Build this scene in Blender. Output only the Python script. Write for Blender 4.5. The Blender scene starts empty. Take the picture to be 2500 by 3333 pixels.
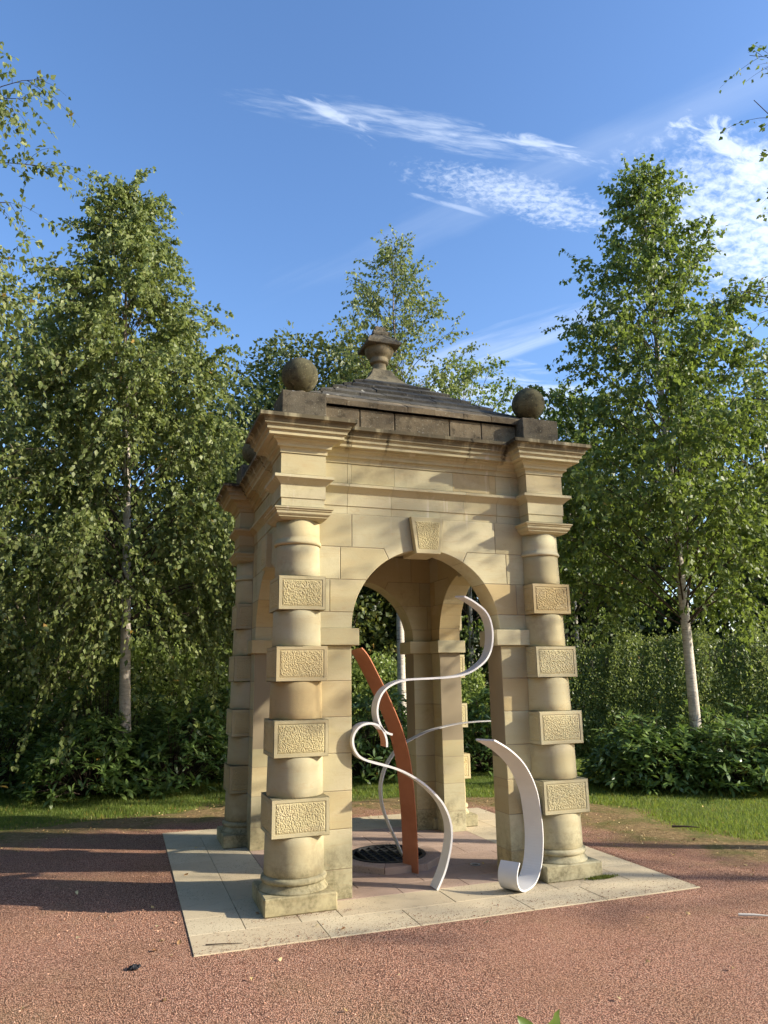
import bpy, bmesh, math, random
import numpy as np
from mathutils import Vector, Matrix, noise
random.seed(7)
rng = np.random.default_rng(7)
sc = bpy.context.scene
C = sc.collection

# ------------------------------------------------------------------ camera
F = Vector((0.3264763, 0.91837221, 0.22361956))
R_ = Vector((0.94324614, -0.33177544, -0.01455225))
U_ = Vector((-0.06082709, -0.21567926, 0.97456786))
cam_d = bpy.data.cameras.new('camera')
cam = bpy.data.objects.new('camera', cam_d)
C.objects.link(cam)
M = Matrix((R_, U_, -F)).transposed().to_4x4()
M.translation = Vector((-2.3739, -6.7582, 1.6))
cam.matrix_world = M
cam_d.sensor_fit = 'VERTICAL'
cam_d.sensor_height = 36.0
cam_d.lens = 2342.4 / 3333.0 * 36.0
cam_d.clip_start = 0.05
cam_d.clip_end = 2000
sc.camera = cam

# ------------------------------------------------------------------ light
SUN = Vector((0.8084, -0.4304, 0.4015)).normalized()
SUN_EL = math.asin(SUN.z)
world = bpy.data.worlds.new('World')
sc.world = world
world.use_nodes = True
wn = world.node_tree
wn.nodes.clear()
SKY_STRENGTH = 0.15
SUN_STRENGTH = 5.0
EXPOSURE = 0.86


def build_world():
    n = wn.nodes
    l = wn.links
    out = n.new('ShaderNodeOutputWorld')
    bg = n.new('ShaderNodeBackground')
    bg.inputs['Strength'].default_value = SKY_STRENGTH
    sky = n.new('ShaderNodeTexSky')
    sky.sky_type = 'NISHITA'
    sky.sun_disc = False
    sky.sun_elevation = SUN_EL
    sky.sun_rotation = math.atan2(SUN.x, SUN.y)
    sky.altitude = 100
    sky.air_density = 1.0
    sky.dust_density = 0.6
    sky.ozone_density = 1.6
    tc = n.new('ShaderNodeTexCoord')
    sep = n.new('ShaderNodeSeparateXYZ')
    l.new(tc.outputs['Generated'], sep.inputs[0])

    def math_(op, a, b=None, clamp=False):
        m = n.new('ShaderNodeMath')
        m.operation = op
        m.use_clamp = clamp
        for i, v in enumerate((a, b)):
            if v is None:
                continue
            if isinstance(v, (int, float)):
                m.inputs[i].default_value = v
            else:
                l.new(v, m.inputs[i])
        return m.outputs[0]
    zc = math_('MAXIMUM', sep.outputs[2], 0.04)
    px = math_('DIVIDE', sep.outputs[0], zc)
    py = math_('DIVIDE', sep.outputs[1], zc)
    comb = n.new('ShaderNodeCombineXYZ')
    l.new(px, comb.inputs[0])
    l.new(py, comb.inputs[1])

    def cloud(cx, cy, ang, ax, ay, nscale, stretch, lo, hi, dens, detail=8, dist=0.6, warp=0.35):
        """an elliptical patch on the cloud plane, broken up by noise that is streaked along it"""
        mp = n.new('ShaderNodeMapping')
        mp.vector_type = 'TEXTURE'
        mp.inputs['Location'].default_value = (cx, cy, 0)
        mp.inputs['Rotation'].default_value = (0, 0, ang)
        l.new(comb.outputs[0], mp.inputs[0])
        s = n.new('ShaderNodeSeparateXYZ')
        wob = n.new('ShaderNodeTexNoise')
        wob.inputs['Scale'].default_value = 3.5
        wob.inputs['Detail'].default_value = 3
        l.new(mp.outputs[0], wob.inputs['Vector'])
        addw = n.new('ShaderNodeMixRGB')
        addw.blend_type = 'ADD'
        addw.inputs[0].default_value = 1
        sub = n.new('ShaderNodeVectorMath')
        sub.operation = 'SUBTRACT'
        sub.inputs[1].default_value = (0.5, 0.5, 0.5)
        l.new(wob.outputs['Color'], sub.inputs[0])
        scl = n.new('ShaderNodeVectorMath')
        scl.operation = 'SCALE'
        scl.inputs['Scale'].default_value = warp
        l.new(sub.outputs[0], scl.inputs[0])
        av = n.new('ShaderNodeVectorMath')
        av.operation = 'ADD'
        l.new(mp.outputs[0], av.inputs[0])
        l.new(scl.outputs[0], av.inputs[1])
        l.new(av.outputs[0], s.inputs[0])
        ex = math_('POWER', math_('ABSOLUTE', math_('DIVIDE', s.outputs[0], ax)), 2.0)
        ey = math_('POWER', math_('ABSOLUTE', math_('DIVIDE', s.outputs[1], ay)), 2.0)
        fall = math_('SUBTRACT', 1.0, math_('ADD', ex, ey), True)
        m2 = n.new('ShaderNodeMapping')
        m2.inputs['Scale'].default_value = (nscale / stretch, nscale, 1)
        m2.inputs['Location'].default_value = (cx * 7, cy * 3, 0)
        l.new(mp.outputs[0], m2.inputs[0])
        nz = n.new('ShaderNodeTexNoise')
        nz.inputs['Scale'].default_value = 1
        nz.inputs['Detail'].default_value = detail
        nz.inputs['Roughness'].default_value = 0.62
        nz.inputs['Distortion'].default_value = dist
        l.new(m2.outputs[0], nz.inputs['Vector'])
        mr = n.new('ShaderNodeMapRange')
        mr.interpolation_type = 'SMOOTHSTEP'
        mr.inputs['From Min'].default_value = lo
        mr.inputs['From Max'].default_value = hi
        body = math_('MULTIPLY', math_('SUBTRACT', fall, 0.75), 0.30)
        l.new(math_('ADD', nz.outputs['Fac'], body), mr.inputs['Value'])
        f2 = math_('MULTIPLY', math_('POWER', fall, 0.3), 1.0)
        v = math_('MULTIPLY', math_('MULTIPLY', mr.outputs[0], f2), dens)
        return v
    parts = [
        cloud(0.46, 1.062, -0.10, 0.38, 0.050, 60, 5.5, 0.28, 0.84, 0.44, dist=0.3, warp=0.10),
        cloud(0.70, 1.035, -0.06, 0.26, 0.035, 30, 4, 0.40, 0.70, 0.50, dist=1.0, warp=0.16),
        cloud(0.30, 1.09, 0.25, 0.14, 0.030, 34, 3, 0.42, 0.72, 0.40, dist=1.2, warp=0.16),
        cloud(0.76, 1.178, 0.04, 0.32, 0.078, 70, 1.4, 0.28, 0.76, 0.55, dist=0.4, warp=0.10),
        cloud(0.60, 1.25, 0.05, 0.12, 0.012, 40, 5, 0.32, 0.6, 0.28, warp=0.05),
        cloud(1.38, 1.12, 0.35, 0.56, 0.26, 42, 1.5, 0.26, 0.70, 0.80, dist=0.3, warp=0.28),
        cloud(1.08, 0.93, 0.2, 0.24, 0.06, 34, 2, 0.36, 0.65, 0.7, dist=0.9, warp=0.2),
        cloud(0.98, 1.92, -1.05, 0.75, 0.13, 10, 6, 0.22, 0.75, 0.36, warp=0.12),
        cloud(1.25, 2.35, -0.2, 0.85, 0.42, 9, 2.2, 0.34, 0.66, 0.66, dist=1.0, warp=0.4),
        cloud(0.80, 1.03, -0.98, 1.0, 0.10, 5, 9, 0.2, 0.9, 0.20, warp=0.2),
        cloud(-1.6, -0.9, 1.2, 1.0, 0.3, 9, 3.5, 0.40, 0.7, 0.5, warp=0.5),
    ]
    tot = parts[0]
    for q in parts[1:]:
        a = math_('SUBTRACT', 1.0, tot)
        b = math_('SUBTRACT', 1.0, q)
        tot = math_('SUBTRACT', 1.0, math_('MULTIPLY', a, b))
    tot = math_('MINIMUM', tot, 0.93)
    gam = n.new('ShaderNodeHueSaturation')
    gam.inputs['Saturation'].default_value = 1.18
    gam.inputs['Value'].default_value = 1.08
    tint = n.new('ShaderNodeMixRGB')
    tint.blend_type = 'MULTIPLY'
    tint.inputs[0].default_value = 1.0
    tint.inputs[2].default_value = (1.05, 1.0, 1.05, 1)
    l.new(sky.outputs[0], tint.inputs[1])
    l.new(tint.outputs[0], gam.inputs['Color'])
    mix = n.new('ShaderNodeMixRGB')
    l.new(tot, mix.inputs[0])
    l.new(gam.outputs[0], mix.inputs[1])
    mix.inputs[2].default_value = (4.3, 4.75, 5.4, 1)
    l.new(mix.outputs[0], bg.inputs[0])
    l.new(bg.outputs[0], out.inputs[0])
    world.cycles.sampling_method = 'MANUAL'
    world.cycles.sample_map_resolution = 1024


build_world()
sun_d = bpy.data.lights.new('sun', 'SUN')
sun_d.energy = SUN_STRENGTH
sun_d.angle = math.radians(0.6)
sun_d.color = (1.0, 0.915, 0.77)
sun = bpy.data.objects.new('sun', sun_d)
C.objects.link(sun)
sun.rotation_euler = SUN.to_track_quat('Z', 'Y').to_euler()
sun.location = (20, -11, 12)

sc.view_settings.view_transform = 'Standard'
sc.view_settings.look = 'None'
sc.view_settings.exposure = EXPOSURE
sc.view_settings.gamma = 1.0
sc.view_settings.use_curve_mapping = False
sc.cycles.max_bounces = 7
sc.cycles.diffuse_bounces = 2
sc.cycles.transmission_bounces = 4
sc.cycles.glossy_bounces = 3
sc.cycles.use_denoising = True

# ------------------------------------------------------------------ object helpers


def link(o, parent=None):
    C.objects.link(o)
    if parent is not None:
        o.parent = parent
    return o


def tag(o, label=None, cat=None, group=None, kind=None):
    if label:
        o['label'] = label
    if cat:
        o['category'] = cat
    if group:
        o['group'] = group
    if kind:
        o['kind'] = kind
    return o


def empty(name, loc=(0, 0, 0)):
    o = bpy.data.objects.new(name, None)
    o.location = loc
    o.empty_display_size = 0.2
    return link(o)


def mesh(name, V, Fc, mats, smooth=False, midx=None):
    me = bpy.data.meshes.new(name)
    me.from_pydata([tuple(v) for v in V], [], Fc)
    for m in (mats if isinstance(mats, (list, tuple)) else [mats]):
        me.materials.append(m)
    if midx is not None:
        me.polygons.foreach_set('material_index', midx)
    if smooth:
        me.polygons.foreach_set('use_smooth', [True] * len(me.polygons))
    me.update()
    return me


def obj(name, me, parent=None, loc=None, rot=None):
    o = bpy.data.objects.new(name, me)
    if loc is not None:
        o.location = loc
    if rot is not None:
        o.rotation_euler = rot
    return link(o, parent)


def fast_mesh(name, V, quads=None, tris=None, mats=None, smooth=False, attr=None, midx=None):
    """V (N,3) array, quads (M,4), tris (K,3)"""
    me = bpy.data.meshes.new(name)
    nq = 0 if quads is None else len(quads)
    nt = 0 if tris is None else len(tris)
    me.vertices.add(len(V))
    me.vertices.foreach_set('co', np.asarray(V, dtype=np.float32).ravel())
    me.loops.add(nq * 4 + nt * 3)
    me.polygons.add(nq + nt)
    li = []
    st = []
    if nq:
        li.append(np.asarray(quads, dtype=np.int32).ravel())
        st.append(np.arange(nq, dtype=np.int32) * 4)
    if nt:
        li.append(np.asarray(tris, dtype=np.int32).ravel())
        st.append(nq * 4 + np.arange(nt, dtype=np.int32) * 3)
    me.loops.foreach_set('vertex_index', np.concatenate(li))
    me.polygons.foreach_set('loop_start', np.concatenate(st))
    if mats is not None:
        for m in (mats if isinstance(mats, (list, tuple)) else [mats]):
            me.materials.append(m)
    if midx is not None:
        me.polygons.foreach_set('material_index', np.asarray(midx, dtype=np.int32))
    if smooth:
        me.polygons.foreach_set('use_smooth', np.ones(nq + nt, dtype=bool))
    me.update(calc_edges=True)
    if attr:
        for k, v in attr.items():
            a = me.attributes.new(k, 'FLOAT', 'POINT')
            a.data.foreach_set('value', np.asarray(v, dtype=np.float32))
    return me


class MB:
    def __init__(s):
        s.V = []
        s.F = []
        s.m = []

    def add(s, V, Fc, m=0):
        b = len(s.V)
        s.V += [tuple(v) for v in V]
        s.F += [tuple(b + i for i in f) for f in Fc]
        s.m += [m] * len(Fc)

    def build(s, name, mats, parent=None, smooth=False, **k):
        return obj(name, mesh(name, s.V, s.F, mats, smooth, s.m), parent, **k)


def box_vf(x0, x1, y0, y1, z0, z1, c=0.0):
    """box with chamfered edges"""
    if c <= 0:
        V = [(x, y, z) for z in (z0, z1) for (x, y) in ((x0, y0), (x1, y0), (x1, y1), (x0, y1))]
        return V, [(3, 2, 1, 0), (4, 5, 6, 7), (0, 1, 5, 4), (1, 2, 6, 5), (2, 3, 7, 6), (3, 0, 4, 7)]
    bm = bmesh.new()
    bmesh.ops.create_cube(bm, size=1)
    for v in bm.verts:
        v.co = Vector(((x0 + x1) / 2 + v.co.x * (x1 - x0), (y0 + y1) / 2 + v.co.y * (y1 - y0), (z0 + z1) / 2 + v.co.z * (z1 - z0)))
    bmesh.ops.bevel(bm, geom=list(bm.edges), offset=c, segments=1, affect='EDGES', profile=0.5)
    bm.verts.index_update()
    V = [tuple(v.co) for v in bm.verts]
    Fc = [tuple(v.index for v in f.verts) for f in bm.faces]
    bm.free()
    return V, Fc


def lathe_vf(prof, n=48, cx=0, cy=0):
    V = []
    for r, z in prof:
        for i in range(n):
            a = 2 * math.pi * i / n
            V.append((cx + r * math.cos(a), cy + r * math.sin(a), z))
    Fc = []
    for j in range(len(prof) - 1):
        for i in range(n):
            a, b = j * n + i, j * n + (i + 1) % n
            Fc.append((a, b, b + n, a + n))
    Fc.append(tuple(range(n))[::-1])
    Fc.append(tuple((len(prof) - 1) * n + i for i in range(n)))
    return V, Fc


def sqlathe_vf(prof, cx=0, cy=0):
    """square plan moulding: prof = (half width, z)"""
    V = []
    for h, z in prof:
        V += [(cx - h, cy - h, z), (cx + h, cy - h, z), (cx + h, cy + h, z), (cx - h, cy + h, z)]
    Fc = []
    for j in range(len(prof) - 1):
        for i in range(4):
            a, b = j * 4 + i, j * 4 + (i + 1) % 4
            Fc.append((a, b, b + 4, a + 4))
    Fc.append((3, 2, 1, 0))
    k = (len(prof) - 1) * 4
    Fc.append((k, k + 1, k + 2, k + 3))
    return V, Fc


def poly_area(P):
    return 0.5 * sum(P[i][0] * P[(i + 1) % len(P)][1] - P[(i + 1) % len(P)][0] * P[i][1] for i in range(len(P)))


def inset(P, d):
    if poly_area(P) < 0:
        P = P[::-1]
    n = len(P)
    out = []
    for i in range(n):
        a, b, c = Vector(P[i - 1]), Vector(P[i]), Vector(P[(i + 1) % n])
        e1 = (b - a).normalized()
        e2 = (c - b).normalized()
        n1 = Vector((-e1.y, e1.x))
        n2 = Vector((-e2.y, e2.x))
        k = 1 + n1.dot(n2)
        k = max(k, 0.5)
        m = (n1 + n2) / k
        out.append(tuple(b + m * d))
    return out


def stone_vf(P, y0, y1, gap=0.0014, ch=0.003, axis='y'):
    """prism of polygon P=(u,z) between y0 (outer face) and y1 with chamfered arrises; axis 'z' lays it flat (u,v)"""
    if poly_area(P) < 0:
        P = P[::-1]
    A = inset(P, gap)
    B = inset(P, gap + ch)
    n = len(P)
    s = 1 if y1 > y0 else -1
    rings = [(B, y0), (A, y0 + s * ch), (A, y1 - s * ch), (B, y1)]
    V = []
    for ring, y in rings:
        for (u, z) in ring:
            V.append((u, y, z) if axis == 'y' else (u, z, y))
    Fc = [tuple(range(n)), tuple(3 * n + i for i in range(n))[::-1]]
    for j in range(3):
        for i in range(n):
            a, b = j * n + i, j * n + (i + 1) % n
            Fc.append((b, a, a + n, b + n))
    return V, Fc


def fix_normals(me):
    bm = bmesh.new()
    bm.from_mesh(me)
    bmesh.ops.recalc_face_normals(bm, faces=bm.faces)
    bm.to_mesh(me)
    bm.free()
    return me


def rot_pts(V, k):
    c, s = [(1, 0), (0, 1), (-1, 0), (0, -1)][k % 4]
    return [(x * c - y * s, x * s + y * c, z) for x, y, z in V]


def sweep_vf(path, prof):
    """open mitred sweep of prof (out, z) along an axis-aligned path, outward = right hand side"""
    n = len(path)
    N = []
    for i in range(n - 1):
        dx, dy = path[i + 1][0] - path[i][0], path[i + 1][1] - path[i][1]
        L = math.hypot(dx, dy)
        N.append((dy / L, -dx / L))
    off = []
    for i in range(n):
        if i == 0:
            off.append(N[0])
        elif i == n - 1:
            off.append(N[-1])
        else:
            off.append((N[i - 1][0] + N[i][0], N[i - 1][1] + N[i][1]))
    V = []
    for o, z in prof:
        for i in range(n):
            V.append((path[i][0] + off[i][0] * o, path[i][1] + off[i][1] * o, z))
    Fc = []
    for j in range(len(prof) - 1):
        for i in range(n - 1):
            a = j * n + i
            Fc.append((a + 1, a, a + n, a + n + 1)[::-1])
    Fc.append(tuple(j * n for j in range(len(prof))))
    Fc.append(tuple(j * n + n - 1 for j in range(len(prof)))[::-1])
    return V, Fc

# ------------------------------------------------------------------ materials


class Mat:
    def __init__(s, name):
        s.m = bpy.data.materials.new(name)
        s.m.use_nodes = True
        s.t = s.m.node_tree
        s.n = s.t.nodes
        s.l = s.t.links
        s.bsdf = s.n['Principled BSDF']
        s.out = s.n['Material Output']
        s.bsdf.inputs['Specular IOR Level'].default_value = 0.3
        s.pos = None

    def geo(s):
        if s.pos is None:
            g = s.n.new('ShaderNodeNewGeometry')
            s.pos = g.outputs['Position']
        return s.pos

    def node(s, typ, **k):
        x = s.n.new(typ)
        for a, b in k.items():
            setattr(x, a, b)
        return x

    def noise(s, scale, detail=4, rough=0.5, vec=None, out='Fac', dist=0.0, map_scale=None):
        x = s.n.new('ShaderNodeTexNoise')
        x.inputs['Scale'].default_value = scale
        x.inputs['Detail'].default_value = detail
        x.inputs['Roughness'].default_value = rough
        x.inputs['Distortion'].default_value = dist
        v = vec if vec is not None else s.geo()
        if map_scale:
            mp = s.n.new('ShaderNodeMapping')
            mp.inputs['Scale'].default_value = map_scale
            s.l.new(v, mp.inputs[0])
            v = mp.outputs[0]
        s.l.new(v, x.inputs['Vector'])
        return x.outputs[out]

    def voronoi(s, scale, out='Distance', feature='F1', vec=None, rand=1.0):
        x = s.n.new('ShaderNodeTexVoronoi')
        x.feature = feature
        x.inputs['Scale'].default_value = scale
        x.inputs['Randomness'].default_value = rand
        s.l.new(vec if vec is not None else s.geo(), x.inputs['Vector'])
        return x.outputs[out]

    def rng(s, v, a, b, c=0.0, d=1.0):
        x = s.n.new('ShaderNodeMapRange')
        for k, q in zip(('From Min', 'From Max', 'To Min', 'To Max'), (a, b, c, d)):
            x.inputs[k].default_value = q
        s.l.new(v, x.inputs['Value'])
        return x.outputs[0]

    def math(s, op, a, b=0.0, clamp=False):
        x = s.n.new('ShaderNodeMath')
        x.operation = op
        x.use_clamp = clamp
        for i, v in enumerate((a, b)):
            if isinstance(v, (int, float)):
                x.inputs[i].default_value = v
            else:
                s.l.new(v, x.inputs[i])
        return x.outputs[0]

    def mix(s, f, a, b, mode='MIX'):
        x = s.n.new('ShaderNodeMixRGB')
        x.blend_type = mode
        for i, v in enumerate((f, a, b)):
            if isinstance(v, (int, float)):
                x.inputs[i].default_value = v
            elif isinstance(v, tuple):
                x.inputs[i].default_value = (*v, 1)
            else:
                s.l.new(v, x.inputs[i])
        return x.outputs[0]

    def bump(s, h, strength=0.5, dist=0.01, normal=None):
        x = s.n.new('ShaderNodeBump')
        x.inputs['Strength'].default_value = strength
        x.inputs['Distance'].default_value = dist
        s.l.new(h, x.inputs['Height'])
        if normal is not None:
            s.l.new(normal, x.inputs['Normal'])
        return x.outputs[0]

    def set(s, col=None, rough=None, normal=None):
        for k, v in (('Base Color', col), ('Roughness', rough), ('Normal', normal)):
            if v is None:
                continue
            if isinstance(v, (int, float)):
                s.bsdf.inputs[k].default_value = v
            elif isinstance(v, tuple):
                s.bsdf.inputs[k].default_value = (*v, 1)
            else:
                s.l.new(v, s.bsdf.inputs[k])
        return s

    def objrand(s):
        x = s.n.new('ShaderNodeObjectInfo')
        return x.outputs['Random']

    def xyz(s):
        x = s.n.new('ShaderNodeSeparateXYZ')
        s.l.new(s.geo(), x.inputs[0])
        return x.outputs

    def attr(s, name, out='Fac'):
        x = s.n.new('ShaderNodeAttribute')
        x.attribute_name = name
        return x.outputs[out]


def mat_sandstone(name='sandstone', base=(0.475, 0.415, 0.235), cream=(0.505, 0.46, 0.285), orange=(0.50, 0.365, 0.165), stain=True, rough=0.9):
    m = Mat(name)
    r = m.objrand()
    tone = m.math('FRACT', m.math('MULTIPLY', r, 7.31))
    col = m.mix(m.rng(r, 0.25, 0.8), cream, base)
    col = m.mix(m.rng(tone, 0.66, 1.0, 0.0, 0.85), col, orange)
    val = m.rng(m.math('FRACT', m.math('MULTIPLY', r, 23.7)), 0, 1, 0.84, 1.07)
    vc_ = m.node('ShaderNodeVectorMath', operation='SCALE')
    m.l.new(col, vc_.inputs[0])
    m.l.new(val, vc_.inputs['Scale'])
    col = vc_.outputs[0]
    # bedding veins, offset per stone
    g = m.node('ShaderNodeVectorMath', operation='ADD')
    m.l.new(m.geo(), g.inputs[0])
    cmb = m.node('ShaderNodeCombineXYZ')
    m.l.new(m.math('MULTIPLY', r, 37.0), cmb.inputs[0])
    m.l.new(m.math('MULTIPLY', tone, 19.0), cmb.inputs[2])
    m.l.new(cmb.outputs[0], g.inputs[1])
    v = m.noise(1.6, 6, 0.55, vec=g.outputs[0], dist=1.2, map_scale=(1, 1, 2.6))
    col = m.mix(m.rng(v, 0.5, 0.72, 0, 0.35), col, (0.44, 0.33, 0.16))
    col = m.mix(m.rng(v, 0.48, 0.3, 0, 0.35), col, (0.56, 0.48, 0.32))
    veins = m.noise(5.0, 3, 0.5, vec=g.outputs[0], dist=0.6, map_scale=(0.35, 0.35, 3.0))
    vv = m.math('ABSOLUTE', m.math('SUBTRACT', veins, 0.5))
    col = m.mix(m.rng(vv, 0.012, 0.0, 0, 0.28), col, (0.40, 0.27, 0.13))
    fine = m.noise(120, 3, 0.6)
    col = m.mix(m.rng(fine, 0.3, 0.7, 0.0, 0.16), col, (0.34, 0.26, 0.15))
    if stain:
        z = m.xyz()[2]
        # green-grey damp growth on the lowest courses, blotchy
        bl = m.noise(5.5, 6, 0.65)
        low = m.math('MULTIPLY', m.rng(z, 0.50, 0.14, 0, 1), m.rng(bl, 0.38, 0.60, 0.15, 1))
        speck = m.noise(38, 4, 0.7)
        low = m.math('MULTIPLY', low, m.rng(speck, 0.35, 0.6, 0.35, 1))
        col = m.mix(m.math('MULTIPLY', low, 0.95), col, (0.15, 0.13, 0.068))
        # dark run-off under the copings
        st = m.noise(9, 5, 0.6, map_scale=(1, 1, 0.12))
        top = m.math('MULTIPLY', m.rng(z, 3.50, 3.585, 0, 1), m.rng(st, 0.36, 0.50, 0.40, 1))
        col = m.mix(m.math('MULTIPLY', top, 0.93), col, (0.085, 0.07, 0.042))
        # black drips where the cornice joints leak
        X_, Y_ = m.math('ABSOLUTE', m.xyz()[0]), m.math('ABSOLUTE', m.xyz()[1])
        front = m.math('GREATER_THAN', Y_, X_)
        a_ = m.mix(front, Y_, X_)
        dr = None
        wv = m.math('MULTIPLY', m.math('SUBTRACT', m.noise(30, 2), 0.5), 0.05)
        for x0, w0 in ((0.727, 0.030), (0.383, 0.016)):
            q_ = m.rng(m.math('ABSOLUTE', m.math('SUBTRACT', m.math('ADD', a_, wv), x0)), w0, w0 * 0.3, 0, 1)
            dr = q_ if dr is None else m.math('MAXIMUM', dr, q_)
        dr = m.math('MULTIPLY', dr, m.rng(z, 3.44, 3.50, 0, 1))
        dr = m.math('MULTIPLY', dr, m.rng(m.noise(22, 3), 0.38, 0.52, 0.2, 1))
        col = m.mix(m.math('MULTIPLY', dr, 0.9), col, (0.03, 0.026, 0.016))
        # pale lime streaks on some stones
        ls = m.noise(16, 3, 0.5, map_scale=(1, 1, 0.06))
        lm = m.math('MULTIPLY', m.rng(ls, 0.60, 0.68, 0, 1), m.rng(m.noise(1.2, 2), 0.52, 0.62, 0, 0.5))
        lm = m.math('MULTIPLY', lm, m.rng(z, 2.7, 3.0, 0, 1))
        col = m.mix(lm, col, (0.78, 0.72, 0.60))
    if stain:
        dk = m.noise(2.3, 6, 0.7, map_scale=(1, 1, 0.5))
        dk2 = m.math('MULTIPLY', m.rng(dk, 0.54, 0.70, 0, 1), m.rng(m.noise(26, 4, 0.7), 0.38, 0.62, 0.1, 1))
        col = m.mix(m.math('MULTIPLY', dk2, 0.6), col, (0.25, 0.20, 0.11))
    h = m.math('ADD', m.math('MULTIPLY', m.noise(260, 2, 0.6), 0.35), m.math('MULTIPLY', m.noise(30, 5, 0.6), 0.65))
    nb = m.bump(h, 0.35, 0.004)
    m.set(col, rough, nb)
    m.bsdf.inputs['Specular IOR Level'].default_value = 0.2
    return m.m


def mat_weathered(name, base=(0.125, 0.105, 0.070), pale=(0.20, 0.17, 0.115), dark=(0.045, 0.038, 0.027), lich=(0.34, 0.32, 0.23)):
    m = Mat(name)
    r = m.objrand()
    a = m.noise(3.0, 6, 0.65)
    b = m.noise(14, 5, 0.7)
    col = m.mix(m.rng(a, 0.38, 0.66), base, pale)
    col = m.mix(m.rng(b, 0.5, 0.68, 0, 0.75), col, dark)
    col = m.mix(m.rng(r, 0, 1, 0, 0.25), col, dark)
    s = m.noise(60, 3, 0.75)
    col = m.mix(m.rng(s, 0.60, 0.68, 0, 0.7), col, lich)
    vor = m.voronoi(9)
    lm = m.math('MULTIPLY', m.rng(vor, 0.16, 0.08, 0, 1), m.rng(m.noise(2.1, 2), 0.52, 0.6))
    lm = m.math('MULTIPLY', lm, m.rng(m.noise(45, 3), 0.4, 0.55))
    col = m.mix(lm, col, (0.55, 0.53, 0.45))
    h = m.math('ADD', m.math('MULTIPLY', m.noise(70, 4, 0.7), 0.5), m.math('MULTIPLY', b, 0.5))
    m.set(col, 0.95, m.bump(h, 0.7, 0.008))
    m.bsdf.inputs['Specular IOR Level'].default_value = 0.15
    return m.m


SAND = mat_sandstone()
SAND_PANEL = mat_sandstone('sandstone_vermiculated', base=(0.53, 0.455, 0.235), cream=(0.55, 0.49, 0.28), stain=True)
MORTAR = Mat('mortar').set((0.27, 0.22, 0.14), 0.95).m
DARKSTONE = mat_weathered('weathered_stone')
MIDSTONE = mat_weathered('weathered_parapet', base=(0.145, 0.115, 0.072), pale=(0.235, 0.185, 0.115), dark=(0.06, 0.048, 0.03))
SLATE = mat_weathered('stone_roof_slab', base=(0.076, 0.072, 0.060), pale=(0.14, 0.128, 0.10), dark=(0.04, 0.036, 0.03), lich=(0.26, 0.24, 0.19))
INNER = Mat('vault_stone').set((0.34, 0.29, 0.16), 0.95).m


def mat_paving(name, a, b, c):
    m = Mat(name)
    r = m.objrand()
    col = m.mix(r, a, b)
    v = m.noise(2.2, 6, 0.6, dist=0.6)
    col = m.mix(m.rng(v, 0.42, 0.68, 0, 0.5), col, c)
    v2 = m.noise(11, 5, 0.7)
    col = m.mix(m.rng(v2, 0.55, 0.75, 0, 0.35), col, (0.20, 0.16, 0.11))
    sp = m.noise(75, 2, 0.5)
    pits = m.math('MULTIPLY', m.rng(sp, 0.615, 0.66, 0, 1), m.rng(m.noise(1.8, 3), 0.40, 0.56, 0.1, 1))
    col = m.mix(m.math('MULTIPLY', pits, 0.75), col, (0.13, 0.085, 0.055))
    h = m.math('SUBTRACT', m.math('MULTIPLY', m.noise(90, 4, 0.6), 0.6), pits)
    m.set(col, 0.85, m.bump(h, 0.5, 0.004))
    m.bsdf.inputs['Specular IOR Level'].default_value = 0.2
    return m.m


PAVE = mat_paving('buff_paving', (0.54, 0.44, 0.285), (0.60, 0.51, 0.34), (0.46, 0.37, 0.235))
PAVE_PINK = mat_paving('pink_paving', (0.40, 0.285, 0.215), (0.46, 0.34, 0.26), (0.34, 0.24, 0.175))
JOINT = Mat('paving_joint').set((0.13, 0.10, 0.07), 1.0).m


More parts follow.
